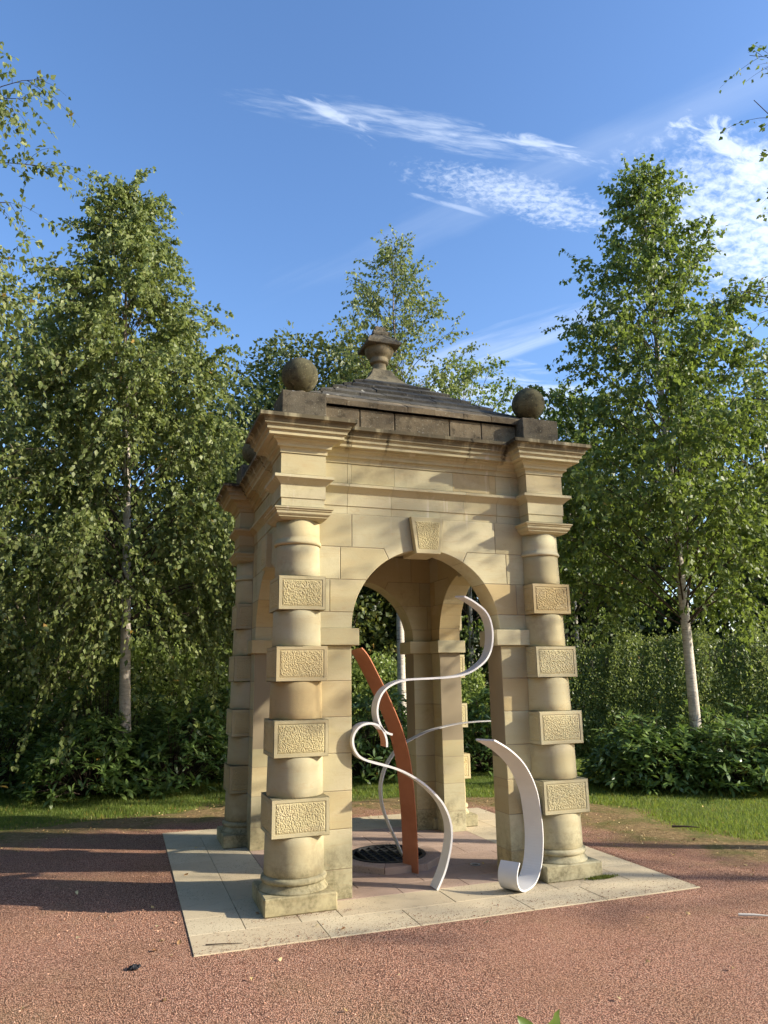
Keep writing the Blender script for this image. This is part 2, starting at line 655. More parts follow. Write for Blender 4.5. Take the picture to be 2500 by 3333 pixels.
def mat_ground():
    """gravel that passes through mossy leaf litter into lawn soil; 'rim' = metres outside the gravel edge"""
    m = Mat('ground_cover')
    rim = m.attr('rim')
    edge = m.math('ADD', rim, m.rng(m.noise(1.3, 6, 0.65), 0.25, 0.75, -0.55, 0.55))
    # gravel
    vc = m.voronoi(125, 'Color')
    sepc = m.node('ShaderNodeSeparateColor')
    m.l.new(vc, sepc.inputs[0])
    g1 = m.mix(m.rng(sepc.outputs[0], 0, 1), (0.60, 0.285, 0.18), (0.95, 0.57, 0.39))
    g1 = m.mix(m.rng(sepc.outputs[1], 0.72, 1.0, 0, 0.8), g1, (0.80, 0.56, 0.42))
    g1 = m.mix(m.rng(sepc.outputs[2], 0.80, 1.0, 0, 0.8), g1, (0.20, 0.09, 0.07))
    big = m.noise(1.1, 5, 0.6)
    g1 = m.mix(m.rng(big, 0.45, 0.68, 0, 0.40), g1, (0.52, 0.32, 0.17))
    md = m.noise(6.0, 5, 0.65)
    g1 = m.mix(m.rng(md, 0.56, 0.74, 0, 0.35), g1, (0.30, 0.15, 0.10))
    vd = m.voronoi(125, 'Distance')
    g1 = m.mix(m.rng(vd, 0.32, 0.60, 0, 0.85), g1, (0.09, 0.038, 0.024))
    tr_ = m.noise(0.55, 3, 0.5, dist=0.8, map_scale=(1.0, 0.6, 1))
    g1 = m.mix(m.rng(tr_, 0.52, 0.68, 0, 0.25), g1, (0.42, 0.21, 0.135))
    g1 = m.mix(m.rng(m.noise(0.9, 4, 0.6, dist=0.5), 0.56, 0.72, 0, 0.22), g1, (0.36, 0.29, 0.14))
    # duff
    dn = m.noise(22, 6, 0.7)
    duff = m.mix(m.rng(dn, 0.3, 0.7), (0.17, 0.11, 0.05), (0.44, 0.31, 0.15))
    duff = m.mix(m.rng(m.noise(3.2, 4), 0.48, 0.62, 0, 0.6), duff, (0.14, 0.15, 0.04))
    grass = m.mix(m.rng(m.noise(30, 5, 0.7), 0.3, 0.7), (0.06, 0.10, 0.018), (0.15, 0.21, 0.04))
    grass = m.mix(m.rng(m.noise(2.0, 4), 0.5, 0.7, 0, 0.5), grass, (0.15, 0.15, 0.05))
    f1 = m.rng(edge, -1.35, -0.2, 0, 1)
    fine = m.rng(m.noise(16, 5, 0.7), 0.3, 0.7, -0.4, 0.4)
    f1 = m.math('ADD', f1, m.math('MULTIPLY', fine, m.math('MULTIPLY', f1, m.math('SUBTRACT', 1.0, f1))), True)
    f1 = m.rng(f1, 0.25, 0.75)
    f2 = m.rng(m.math('ADD', edge, fine), 0.0, 0.55, 0, 1)
    col = m.mix(f1, g1, duff)
    col = m.mix(f2, col, grass)
    hh = m.math('MULTIPLY', m.math('SUBTRACT', 1.0, vd), 1.0)
    hh = m.math('ADD', hh, m.math('MULTIPLY', m.noise(9, 5, 0.6), 0.8))
    nb = m.bump(hh, 1.0, 0.014)
    m.set(col, 0.95, nb)
    m.bsdf.inputs['Specular IOR Level'].default_value = 0.12
    return m.m


GROUND = mat_ground()


def mat_leaf(name, ca, cb, cc, gloss=0.45, trans=0.35, tcol=(0.32, 0.42, 0.06), spec=0.5, autumn=0.02):
    """per-leaf colour from the 'tone' attribute, light passing through the blade"""
    m = Mat(name)
    t = m.attr('tone')
    col = m.mix(m.rng(t, 0, 1), ca, cb)
    t2 = m.math('FRACT', m.math('MULTIPLY', t, 17.3))
    col = m.mix(m.rng(t2, 0.6, 1.0, 0, 0.8), col, cc)
    t3 = m.math('FRACT', m.math('MULTIPLY', t, 71.9))
    col = m.mix(m.rng(t3, 1 - autumn, 1 - autumn + 0.004, 0, 0.9), col, (0.42, 0.24, 0.05))
    m.set(col, gloss)
    m.bsdf.inputs['Specular IOR Level'].default_value = spec
    tr = m.node('ShaderNodeBsdfTranslucent')
    m.l.new(m.mix(0.5, col, tcol), tr.inputs[0])
    ms = m.node('ShaderNodeMixShader')
    ms.inputs[0].default_value = trans
    m.l.new(m.bsdf.outputs[0], ms.inputs[1])
    m.l.new(tr.outputs[0], ms.inputs[2])
    m.l.new(ms.outputs[0], m.out.inputs[0])
    return m.m


BIRCH_LEAF = mat_leaf('birch_leaf', (0.095, 0.128, 0.034), (0.18, 0.22, 0.06), (0.33, 0.355, 0.14), 0.5, 0.33, (0.42, 0.50, 0.10), 0.35, 0.005)
BIRCH_LEAF_R = mat_leaf('birch_leaf_green', (0.07, 0.11, 0.022), (0.145, 0.20, 0.04), (0.27, 0.33, 0.095), 0.5, 0.35, (0.38, 0.50, 0.07), 0.35, 0.004)
MAPLE_LEAF = mat_leaf('maple_leaf', (0.04, 0.062, 0.016), (0.09, 0.125, 0.03), (0.24, 0.25, 0.06), 0.5, 0.28, (0.30, 0.32, 0.05), 0.4, 0.01)
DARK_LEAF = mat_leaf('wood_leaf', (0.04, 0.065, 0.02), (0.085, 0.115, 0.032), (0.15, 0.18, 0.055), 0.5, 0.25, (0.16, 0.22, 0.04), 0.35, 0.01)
HEDGE_LEAF = mat_leaf('hedge_leaf', (0.11, 0.15, 0.04), (0.20, 0.25, 0.07), (0.31, 0.34, 0.11), 0.42, 0.4, (0.45, 0.54, 0.12), 0.5, 0.01)
RHODO_LEAF = mat_leaf('rhododendron_leaf', (0.085, 0.145, 0.035), (0.16, 0.24, 0.06), (0.26, 0.34, 0.10), 0.33, 0.28, (0.20, 0.32, 0.04), 0.55, 0.006)
FRESH_LEAF = mat_leaf('sapling_leaf', (0.10, 0.16, 0.03), (0.16, 0.24, 0.05), (0.22, 0.30, 0.08), 0.4, 0.3, (0.35, 0.45, 0.08), 0.4, 0.0)
GRASS = mat_leaf('grass_blade', (0.10, 0.15, 0.025), (0.19, 0.26, 0.045), (0.29, 0.31, 0.09), 0.55, 0.4, (0.42, 0.52, 0.06), 0.3, 0.03)


def mat_litter():
    m = Mat('fallen_leaf')
    r = m.objrand()
    t = m.attr('tone')
    v = m.math('FRACT', m.math('ADD', r, t))
    col = m.mix(v, (0.55, 0.40, 0.16), (0.30, 0.15, 0.06))
    col = m.mix(m.rng(m.math('FRACT', m.math('MULTIPLY', v, 5.7)), 0.6, 1, 0, 0.9), col, (0.62, 0.52, 0.28))
    m.set(col, 0.7)
    return m.m


LITTER = mat_litter()


def mat_bark():
    m = Mat('birch_bark')
    oi = m.node('ShaderNodeTexCoord')
    z = m.xyz()[2]
    band = m.noise(3.0, 5, 0.65, map_scale=(2.2, 2.2, 9.0), dist=0.4)
    dash = m.noise(7.0, 2, 0.5, map_scale=(1.2, 1.2, 11.0))
    col = m.mix(m.rng(band, 0.35, 0.62), (0.64, 0.58, 0.49), (0.47, 0.41, 0.33))
    col = m.mix(m.rng(dash, 0.63, 0.69, 0, 0.9), col, (0.05, 0.042, 0.035))
    rough = m.noise(11, 5, 0.7, map_scale=(1, 1, 0.5))
    lowm = m.math('MULTIPLY', m.rng(z, 1.5, 0.3, 0.08, 1), m.rng(rough, 0.47, 0.56, 0, 1))
    col = m.mix(lowm, col, (0.06, 0.05, 0.04))
    hi = m.rng(z, 4.5, 7.5, 0, 0.75)
    col = m.mix(hi, col, (0.15, 0.10, 0.07))
    h = m.math('ADD', band, m.math('MULTIPLY', rough, 0.6))
    m.set(col, 0.75, m.bump(h, 0.6, 0.01))
    return m.m


BARK = mat_bark()
TWIG = Mat('dark_twig_bark').set((0.065, 0.045, 0.032), 0.85).m
_m = Mat('brown_bark')
_b = _m.noise(9, 5, 0.7, map_scale=(1, 1, 0.25))
BROWNBARK = _m.set(_m.mix(_b, (0.05, 0.042, 0.03), (0.17, 0.14, 0.10)), 0.9, _m.bump(_b, 0.8, 0.02)).m

_m = Mat('white_painted_steel')
_n = _m.noise(4, 5, 0.6)
WHITE = _m.set(_m.mix(_m.rng(_n, 0.4, 0.7, 0, 0.35), (0.74, 0.72, 0.68), (0.62, 0.59, 0.53)), 0.42, _m.bump(_m.noise(30, 3), 0.05, 0.003)).m
_m = Mat('copper_painted_steel')
_n = _m.noise(3.2, 6, 0.6, dist=0.5)
_c = _m.mix(_m.rng(_n, 0.35, 0.7), (0.47, 0.18, 0.09), (0.37, 0.13, 0.062))
_c = _m.mix(_m.rng(_m.noise(14, 4, 0.65), 0.56, 0.72, 0, 0.4), _c, (0.55, 0.23, 0.11))
COPPER = _m.set(_c, 0.42, _m.bump(_m.noise(24, 4), 0.08, 0.003)).m
COPPER.node_tree.nodes['Principled BSDF'].inputs['Metallic'].default_value = 0.25
_m = Mat('cast_iron')
IRON = _m.set(_m.mix(_m.rng(_m.noise(20, 4), 0.4, 0.7), (0.02, 0.022, 0.024), (0.05, 0.05, 0.05)), 0.45, _m.bump(_m.noise(60, 3), 0.2, 0.003)).m
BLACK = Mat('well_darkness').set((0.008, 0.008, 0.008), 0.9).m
GUARD = Mat('green_plastic_guard').set((0.42, 0.52, 0.30), 0.5).m
STEEL = Mat('lamp_steel').set((0.35, 0.34, 0.32), 0.35).m
DEBRIS = Mat('black_debris').set((0.02, 0.02, 0.022), 0.6).m
MOSS = mat_leaf('moss_tuft', (0.09, 0.12, 0.02), (0.16, 0.19, 0.04), (0.20, 0.22, 0.06), 0.7, 0.3, (0.3, 0.36, 0.05), 0.2, 0.0)

# ------------------------------------------------------------------ ground
EDGE = [(-16, -16), (-16, 1.2), (-6, 2.1), (-3.6, 2.75), (-2.6, 3.05), (-1.9, 3.1), (-1.0, 3.45), (0.6, 3.0), (1.3, 3.1), (2.3, 2.65),
        (3.2, 1.9), (3.45, 1.2), (3.2, 0.1), (3.4, -0.7), (4.3, -1.5), (7, -3.0), (12, -5.2), (16, -7), (16, -16)]
EP = np.array(EDGE, float)


def rim_sd(X, Y):
    """signed distance, positive outside the gravel"""
    P = np.stack([X, Y], -1)
    d = np.full(X.shape, 1e9)
    inside = np.zeros(X.shape, bool)
    n = len(EP)
    for i in range(n):
        a, b = EP[i], EP[(i + 1) % n]
        ab = b - a
        t = np.clip(((P - a) @ ab) / (ab @ ab), 0, 1)
        q = a + t[..., None] * ab
        d = np.minimum(d, np.hypot(P[..., 0] - q[..., 0], P[..., 1] - q[..., 1]))
        cond = ((a[1] > Y) != (b[1] > Y))
        with np.errstate(divide='ignore', invalid='ignore'):
            xi = (b[0] - a[0]) * (Y - a[1]) / (b[1] - a[1]) + a[0]
        inside ^= cond & (X < xi)
    return np.where(inside, -d, d)


def ground_sheets():
    xs = np.concatenate([[-400, -120, -50, -25], np.arange(-15.0, 15.01, 0.15), [25, 50, 120, 400]])
    ys = np.concatenate([[-400, -120, -50, -25], np.arange(-15.0, 15.01, 0.15), [25, 50, 120, 400]])
    X, Y = np.meshgrid(xs, ys)
    sd = rim_sd(X, Y)
    far = np.maximum(np.abs(X), np.abs(Y)) > 15.1
    sd = np.where(far, 3.0, sd)
    nz = np.array([[noise.noise(Vector((x * 0.5, y * 0.5, 0))) + 0.4 * noise.noise(Vector((x * 2.1, y * 2.1, 3))) for x in xs] for y in ys])
    Zl = -0.045 + 0.03 * nz + np.clip(sd, 0, 20) * 0.004
    V = np.stack([X, Y, Zl], -1).reshape(-1, 3)
    nx = len(xs)
    idx = np.arange(len(xs) * len(ys)).reshape(len(ys), nx)
    Q = np.stack([idx[:-1, :-1], idx[:-1, 1:], idx[1:, 1:], idx[1:, :-1]], -1).reshape(-1, 4)
    me = fast_mesh('lawn', V, quads=Q, mats=GROUND, smooth=True, attr={'rim': np.maximum(sd, -0.6).ravel()})
    tag(obj('lawn', me), kind='structure')
    # gravel sheet on top, its outline lies inside the litter zone
    xs = np.arange(-15.9, 15.91, 0.1)
    X, Y = np.meshgrid(xs, xs)
    sd = rim_sd(X, Y)
    nz = np.array([[noise.noise(Vector((x * 0.8, y * 0.8, 5))) for x in xs] for y in xs])
    pave = (np.abs(X) < 1.80) & (np.abs(Y) < 1.80)
    Zg = -0.012 + 0.008 * nz - np.clip(sd + 0.1, 0, 0.6) * 0.10
    near = np.clip(1 - (np.maximum(np.abs(X), np.abs(Y)) - 1.88) / 0.15, 0, 1)
    Zg = Zg * (1 - near) + near * -0.006
    Zg = np.where(pave, -0.08, Zg)
    V = np.stack([X, Y, Zg], -1).reshape(-1, 3)
    idx = np.arange(X.size).reshape(X.shape)
    Q = np.stack([idx[:-1, :-1], idx[:-1, 1:], idx[1:, 1:], idx[1:, :-1]], -1).reshape(-1, 4)
    keep = sd.ravel()[Q].max(1) < 0.35
    me = fast_mesh('gravel_path', V, quads=Q[keep], mats=GROUND, smooth=True, attr={'rim': sd.ravel()})
    tag(obj('gravel_path', me), kind='structure')


ground_sheets()

# loose stones of the gravel, real pieces in the foreground


def scatter_pebbles():
    N = 26000
    n1 = int(N * 0.9)
    D = 3.6 + (rng.random(n1) ** 0.8) * 3.6
    b = math.radians(19.57) + (rng.random(n1) - 0.5) * math.radians(70)
    x = -2.374 + D * np.sin(b)
    y = -6.758 + D * np.cos(b)
    # some kicked on to the paving edge and round the plinths
    x2 = rng.uniform(-1.9, 1.9, 2600)
    y2 = -1.885 + rng.exponential(0.13, 2600)
    x3 = rng.uniform(-1.45, -0.75, 260)
    y3 = -1.40 + rng.normal(0, 0.025, 260)
    x = np.concatenate([x, x2, x3])
    y = np.concatenate([y, y2, y3])
    onp = (np.abs(x) < 1.885) & (np.abs(y) < 1.885)
    keep = (~onp) | (np.arange(len(x)) >= n1)
    x, y, onp = x[keep], y[keep], onp[keep]
    n = len(x)
    s = rng.lognormal(math.log(0.0033), 0.33, n)
    s[onp] *= 0.75
    z = np.where(onp, 0.002, -0.010)
    base = np.array([[1, 0, 0], [0, 1, 0], [-1, 0, 0], [0, -1, 0], [0, 0, .8], [0, 0, -.8]], float)
    tris = np.array([[0, 1, 4], [1, 2, 4], [2, 3, 4], [3, 0, 4], [1, 0, 5], [2, 1, 5], [3, 2, 5], [0, 3, 5]])
    V = base[None] * (s[:, None, None] * rng.uniform(0.6, 1.35, (n, 6, 1)))
    a = rng.random(n) * 6.28
    c, sn = np.cos(a)[:, None], np.sin(a)[:, None]
    Vx = V[..., 0] * c - V[..., 1] * sn + x[:, None]
    Vy = V[..., 0] * sn + V[..., 1] * c + y[:, None]
    Vz = V[..., 2] * 0.7 + z[:, None] + (s * 0.35)[:, None]
    V = np.stack([Vx, Vy, Vz], -1).reshape(-1, 3)
    T = (tris[None] + (np.arange(n) * 6)[:, None, None]).reshape(-1, 3)
    m = Mat('pebble')
    t = m.attr('tone')
    col = m.mix(m.rng(t, 0, 1), (0.48, 0.24, 0.15), (0.78, 0.47, 0.31))
    col = m.mix(m.rng(t, 0.0, -0.5), col, (0.20, 0.09, 0.055))
    col = m.mix(m.rng(m.math('FRACT', m.math('MULTIPLY', t, 13.7)), 0.8, 1, 0, 0.7), col, (0.62, 0.48, 0.38))
    m.set(col, 0.9)
    me = fast_mesh('gravel', V, tris=T, mats=m.m, attr={'tone': np.repeat(np.where(onp, -0.9, rng.random(n)), 6)})
    tag(obj('gravel', me), 'loose red gravel scattered in front of the stone paving', 'gravel', kind='stuff')


scatter_pebbles()

# ------------------------------------------------------------------ paving


def paving():
    base = obj('paving', mesh('paving', *box_vf(-1.883, 1.883, -1.883, 1.883, -0.075, -0.007), JOINT))
    tag(base, kind='structure')
    slabs = []

    def slab(x0, x1, y0, y1, m):
        slabs.append((x0, x1, y0, y1, m))
    e = 1.885
    for s in (1, -1):
        ys = [-1.52, -1.10, -0.43, 0.437, 1.10, 1.52]
        if s == 1:
            ys = [-1.52, -1.18, -0.30, 0.45, 1.06, 1.52]
        for a, b in zip(ys[:-1], ys[1:]):
            slab(-e * s, -1.52 * s, a, b, PAVE)
        ys = [-1.52, -0.862, -0.018, 0.80, 1.52]
        for a, b in zip(ys[:-1], ys[1:]):
            slab(-1.52 * s, -1.145 * s, a, b, PAVE)
        xs = [-e, -1.042, -0.426, 0.431, 1.040, e]
        for a, b in zip(xs[:-1], xs[1:]):
            slab(a, b, -e * s, -1.52 * s, PAVE)
        xs = [-1.145, -0.858, 0.0, 0.860, 1.145]
        for a, b in zip(xs[:-1], xs[1:]):
            slab(a, b, -1.52 * s, -1.16 * s, PAVE)
    rows = [-1.16, -0.915, -0.56, -0.20, 0.16, 0.52, 0.86, 1.16]
    for i, (a, b) in enumerate(zip(rows[:-1], rows[1:])):
        off = [-0.275, 0.0, -0.14, 0.18, -0.3, 0.05, -0.2][i]
        xs = [-1.145] + [off + k * 0.556 for k in range(-4, 5) if -1.05 < off + k * 0.556 < 1.05] + [1.145]
        for c, d in zip(xs[:-1], xs[1:]):
            slab(c, d, a, b, PAVE_PINK)
    for x0, x1, y0, y1, m in slabs:
        x0, x1 = sorted((x0, x1))
        y0, y1 = sorted((y0, y1))
        V, Fc = stone_vf([(x0, y0), (x1, y0), (x1, y1), (x0, y1)], random.uniform(-0.0012, 0.0012), -0.06, 0.0018, 0.0025, axis='z')
        obj('paving_slab', fix_normals(mesh('paving_slab', V, Fc, m)), base)
    # raised stone kerb and iron grate of the well
    w = empty('well_cover', (-0.05, -0.18, 0))
    tag(w, 'round black iron well grate in a low octagonal stone ring on the pavilion floor', 'well grate')
    n = 8
    ro, ri = 0.50, 0.345
    for k in range(n):
        mb = MB()
        seg = 6
        V = []
        for j in range(seg + 1):
            a = 2 * math.pi * (k + 0.006 + (1 - 0.012) * j / seg) / n + math.pi / 8
            am = 2 * math.pi * (k + 0.5) / n + math.pi / 8
            R = ro * math.cos(math.pi / n) / math.cos(a - am)
            V += [(R * math.cos(a), R * math.sin(a), 0.001), (R * math.cos(a), R * math.sin(a), 0.050), ((R - .006) * math.cos(a), (R - .006) * math.sin(a), 0.056),
                  ((ri) * math.cos(a), (ri) * math.sin(a), 0.056), (ri * math.cos(a), ri * math.sin(a), 0.001)]
        Fc = []
        for j in range(seg):
            for q in range(4):
                a0 = j * 5 + q
                Fc.append((a0, a0 + 5, a0 + 6, a0 + 1))
        Fc += [(0, 1, 2, 3, 4), tuple(seg * 5 + q for q in (4, 3, 2, 1, 0))]
        obj('kerb_stone', fix_normals(mesh('kerb_stone', V, Fc, PAVE_PINK)), w)
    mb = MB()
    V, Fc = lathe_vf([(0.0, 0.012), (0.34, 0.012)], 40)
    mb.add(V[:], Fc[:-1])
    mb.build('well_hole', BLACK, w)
    mb = MB()
    V, Fc = lathe_vf([(0.312, 0.03), (0.340, 0.03), (0.340, 0.064), (0.312, 0.064), (0.312, 0.03)], 48)
    mb.add(V, Fc[:-2])
    mb.build('grate_rim', IRON, w)
    a = 0.075
    for i in range(-4, 5):
        x = i * a
        h = math.sqrt(max(0, 0.312 ** 2 - x * x))
        if h > 0.02:
            obj('grate_bar', mesh('grate_bar', *box_vf(x - 0.007, x + 0.007, -h, h, 0.034, 0.058, 0.002), IRON), w)
            # short cross bars, staggered like basket weave
            for j in range(-5, 5):
                yy = j * a + (0.5 * a if i % 2 else 0)
                x1 = x + a - 0.007
                if x1 ** 2 + yy ** 2 < 0.30 ** 2 and (x) ** 2 + yy ** 2 < 0.30 ** 2:
                    obj('cross_bar', mesh('cross_bar', *box_vf(x + 0.007, x1, yy - 0.006, yy + 0.006, 0.036, 0.055, 0.002), IRON), w)
    # recessed floor lamp
    t = empty('floor_lamp', (0.60, -0.62, 0))
    tag(t, 'small round recessed lamp set in the paving beside the right pier', 'floor light')
    mb = MB()
    V, Fc = lathe_vf([(0.030, 0.001), (0.045, 0.001), (0.043, 0.007), (0.032, 0.006), (0.030, 0.001)], 28)
    mb.add(V, Fc[:-2])
    mb.build('ring', STEEL, t, smooth=True)
    mb = MB()
    V, Fc = lathe_vf([(0.030, 0.002), (0.020, 0.004), (0.004, 0.005)], 24)
    mb.add(V, Fc)
    mb.build('lens', IRON, t, smooth=True)


paving()

# ------------------------------------------------------------------ the pavilion
PAV = empty('stone_pavilion', (0, 0, 0))
tag(PAV, 'square sandstone pavilion with four arches, banded corner columns, ball finials and slab roof', 'pavilion')
W = 1.144
T = 0.25
MC = 1.1127
RA, ZC = 0.668, 1.985


def arc(t0, t1, n=8):
    return [(RA * math.cos(t0 + (t1 - t0) * i / n), ZC + RA * math.sin(t0 + (t1 - t0) * i / n)) for i in range(n + 1)]


def relief_panel(w, h, nx, nz, depth, seed, taper=0.0):
    """vermiculated panel: grid with worm-cast relief, centred, facing -y, standing proud from y=0 to -depth"""
    V, Fc = [], []
    for j in range(nz + 1):
        for i in range(nx + 1):
            u, v = i / nx, j / nz
            hw = w / 2 * (1 - taper * (1 - v))
            x = -hw + 2 * hw * u
            z = -h / 2 + h * v
            p = Vector((x * 118, z * 112, seed * 3.1))
            p2 = p + Vector((noise.noise(p * 0.5), noise.noise(p * 0.5 + Vector((9, 3, 1))), 0)) * 1.3
            a = noise.noise(p)
            b = noise.noise(p * 2.1 + Vector((4, 4, 4)))
            k = max(0.0, min(1.0, 0.72 + 1.0 * a + 0.6 * b))
            e = min(u, 1 - u) * w / 0.010
            e2 = min(v, 1 - v) * h / 0.010
            em = max(0.0, min(1, e, e2))
            V.append((x, -depth * k * em, z))
    for j in range(nz):
        for i in range(nx):
            a = j * (nx + 1) + i
            Fc.append((a, a + 1, a + nx + 2, a + nx + 1))
    return V, Fc


def block_mesh(name, wb, h, seed):
    """square banded block with margin-drafted vermiculated panels on all four faces"""
    mb = MB()
    c = 0.004
    hw = wb / 2
    V, Fc = box_vf(-hw + 0.0052, hw - 0.0052, -hw + 0.0052, hw - 0.0052, -h / 2, h / 2, 0)
    mb.add(V, Fc)
    mg = 0.026
    for k in range(4):
        # raised margin frame
        o = [(-hw + c, -h / 2 + c), (hw - c, -h / 2 + c), (hw - c, h / 2 - c), (-hw + c, h / 2 - c)]
        oo = [(-hw, -h / 2), (hw, -h / 2), (hw, h / 2), (-hw, h / 2)]
        i_ = [(-hw + mg, -h / 2 + mg), (hw - mg, -h / 2 + mg), (hw - mg, h / 2 - mg), (-hw + mg, h / 2 - mg)]
        V = []
        for (ring, y) in ((oo, -hw + c), (o, -hw), (i_, -hw), ([(x * 0.99, z * 0.985) for x, z in i_], -hw + 0.005)):
            V += [(x, y, z) for x, z in ring]
        Fc = []
        for j in range(3):
            for q in range(4):
                a, b = j * 4 + q, j * 4 + (q + 1) % 4
                Fc.append((a, b, b + 4, a + 4))
        mb.add(rot_pts(V, k), Fc)
        V, Fc = relief_panel(wb - 2 * mg - 0.010, h - 2 * mg - 0.010, 100, 64, 0.0055, seed + k)
        V = [(x, y - hw + 0.0045, z) for x, y, z in V]
        mb.add(rot_pts(V, k), Fc, 1)
    # top and bottom faces
    for s in (1, -1):
        V = [(-hw + c, -hw + c, s * h / 2), (hw - c, -hw + c, s * h / 2), (hw - c, hw - c, s * h / 2), (-hw + c, hw - c, s * h / 2)]
        mb.add(V, [(0, 1, 2, 3) if s > 0 else (3, 2, 1, 0)])
        V2 = [(-hw, -hw + c, s * (h / 2 - c)), (hw, -hw + c, s * (h / 2 - c))]
        ring_o = [(-hw, -hw), (hw, -hw), (hw, hw), (-hw, hw)]
        Vr = [(x, y, s * (h / 2 - c)) for x, y in ring_o] + [(x * (hw - c) / hw, y * (hw - c) / hw, s * h / 2) for x, y in ring_o]
        mb.add(Vr, [(q, (q + 1) % 4, 4 + (q + 1) % 4, 4 + q) if s > 0 else (4 + q, 4 + (q + 1) % 4, (q + 1) % 4, q) for q in range(4)])
    return mesh(name, mb.V, mb.F, [SAND, SAND_PANEL], False, mb.m)


ZT = [0.754, 1.2998, 1.8399, 2.3786]
ZB = [0.4884, 1.0329, 1.5763, 2.114]
WB = [0.4288, 0.4141, 0.3984, 0.374]


def shaft_r(z):
    return 0.2195 - 0.0165 * max(0, z - 0.3) - 0.0012 * max(0, z - 0.3) ** 2


def column_meshes():
    d = {}
    d['plinth'] = fix_normals(mesh('plinth', *box_vf(-0.2604, 0.2604, -0.2604, 0.2604, 0.001, 0.1197, 0.008), SAND))
    prof = [(0.252, 0.1197), (0.250, 0.128), (0.243, 0.136), (0.234, 0.146), (0.228, 0.158), (0.226, 0.168), (0.223, 0.170), (0.223, 0.174),
            (0.234, 0.176), (0.240, 0.184), (0.242, 0.194), (0.240, 0.204), (0.233, 0.211), (0.225, 0.213), (0.223, 0.217)]
    d['column_base'] = mesh('column_base', *lathe_vf(prof, 64), SAND, True)
    zs = [0.2175] + [q for a, b in zip(ZB, ZT) for q in (a, b)] + [2.632]
    k = 0
    for i in range(0, len(zs), 2):
        z0, z1 = zs[i], zs[i + 1]
        z0 += 0.0012
        z1 -= 0.0012
        r0, r1 = shaft_r(z0), shaft_r(z1)
        prof = [(r0 - 0.004, z0), (r0, z0 + 0.004)] + [(shaft_r(z0 + (z1 - z0) * t), z0 + (z1 - z0) * t) for t in (0.25, 0.5, 0.75)] + [(r1, z1 - 0.004), (r1 - 0.004, z1)]
        d['drum%d' % k] = mesh('shaft_drum', *lathe_vf(prof, 72), SAND, True)
        k += 1
    prof = [(0.178, 2.632), (0.184, 2.633), (0.190, 2.640), (0.191, 2.647), (0.189, 2.655), (0.184, 2.659), (0.184, 2.666), (0.1785, 2.668), (0.176, 2.70), (0.1745, 2.83)]
    d['capital_neck'] = mesh('capital_neck', *lathe_vf(prof, 64), SAND, True)
    prof = [(0.165, 2.826), (0.176, 2.829), (0.183, 2.834), (0.194, 2.841), (0.199, 2.843), (0.199, 2.851), (0.203, 2.853), (0.212, 2.862), (0.216, 2.867),
            (0.217, 2.868), (0.217, 2.886), (0.221, 2.888), (0.226, 2.892), (0.226, 2.898), (0.232, 2.903), (0.2365, 2.906), (0.2365, 2.9165), (0.18, 2.925), (0.17, 2.933)]
    d['capital'] = fix_normals(mesh('capital', *sqlathe_vf(prof), SAND))
    for i in range(4):
        d['block%d' % i] = block_mesh('banded_block', WB[i], ZT[i] - ZB[i] - 0.002, i * 7 + 2)
    return d


CM = column_meshes()
for kx, ky in ((-1, -1), (1, -1), (1, 1), (-1, 1)):
    base = (kx * MC, ky * MC, 0)
    col = obj('corner_column', CM['drum0'], PAV, loc=base)
    for nm in ('plinth', 'column_base', 'capital_neck', 'capital'):
        obj(nm, CM[nm], col)
    for i in range(1, 5):
        obj('shaft_drum', CM['drum%d' % i], col)
    for i in range(4):
        kk = random.randrange(4)
        obj('banded_block', CM['block%d' % i], col, loc=(0, 0, (ZT[i] + ZB[i]) / 2), rot=(0, 0, kk * math.pi / 2))

# walls -------------------------------------------------
tA, tB, tC_ = math.asin((2.116 - ZC) / RA), math.asin((2.381 - ZC) / RA), math.asin((2.56 - ZC) / RA)
tK = math.acos(0.118 / RA)


def wall_stones(U):
    """polygons (u,z) for one half wall, outer end at U"""
    S = []
    cs = [0.0, 0.206, 0.486, 0.757, 1.033, 1.303, 1.576, 1.851]
    for a, b in zip(cs[:-1], cs[1:]):
        S.append(([(0.671, a), (U, a), (U, b), (0.671, b)], 0))
    cu = [(U, ZC), (U, 2.116)] + arc(tA, 0, 4)
    S.append((cu, 0))
    if U > 1.0:
        S.append(([(0.853, 2.116), (0.853, 2.381)] + arc(tB, tA, 6), 0))
        S.append(([(0.853, 2.116), (U, 2.116), (U, 2.381), (0.853, 2.381)], 0))
    else:
        S.append(([(U, 2.116), (U, 2.381)] + arc(tB, tA, 6), 0))
    S.append(([(0.765, 2.381), (0.765, 2.65), (0.385, 2.65)] + arc(tC_, tB, 6), 0))
    S.append(([(0.765, 2.381), (U, 2.381), (U, 2.65), (0.765, 2.65)], 0))
    S.append(([(0.665, 2.65), (0.665, 2.932), (0.155, 2.932)] + arc(tK, tC_, 8) + [(0.385, 2.65)], 0))
    S.append(([(0.665, 2.65), (U, 2.65), (U, 2.932), (0.665, 2.932)], 0))
    return S


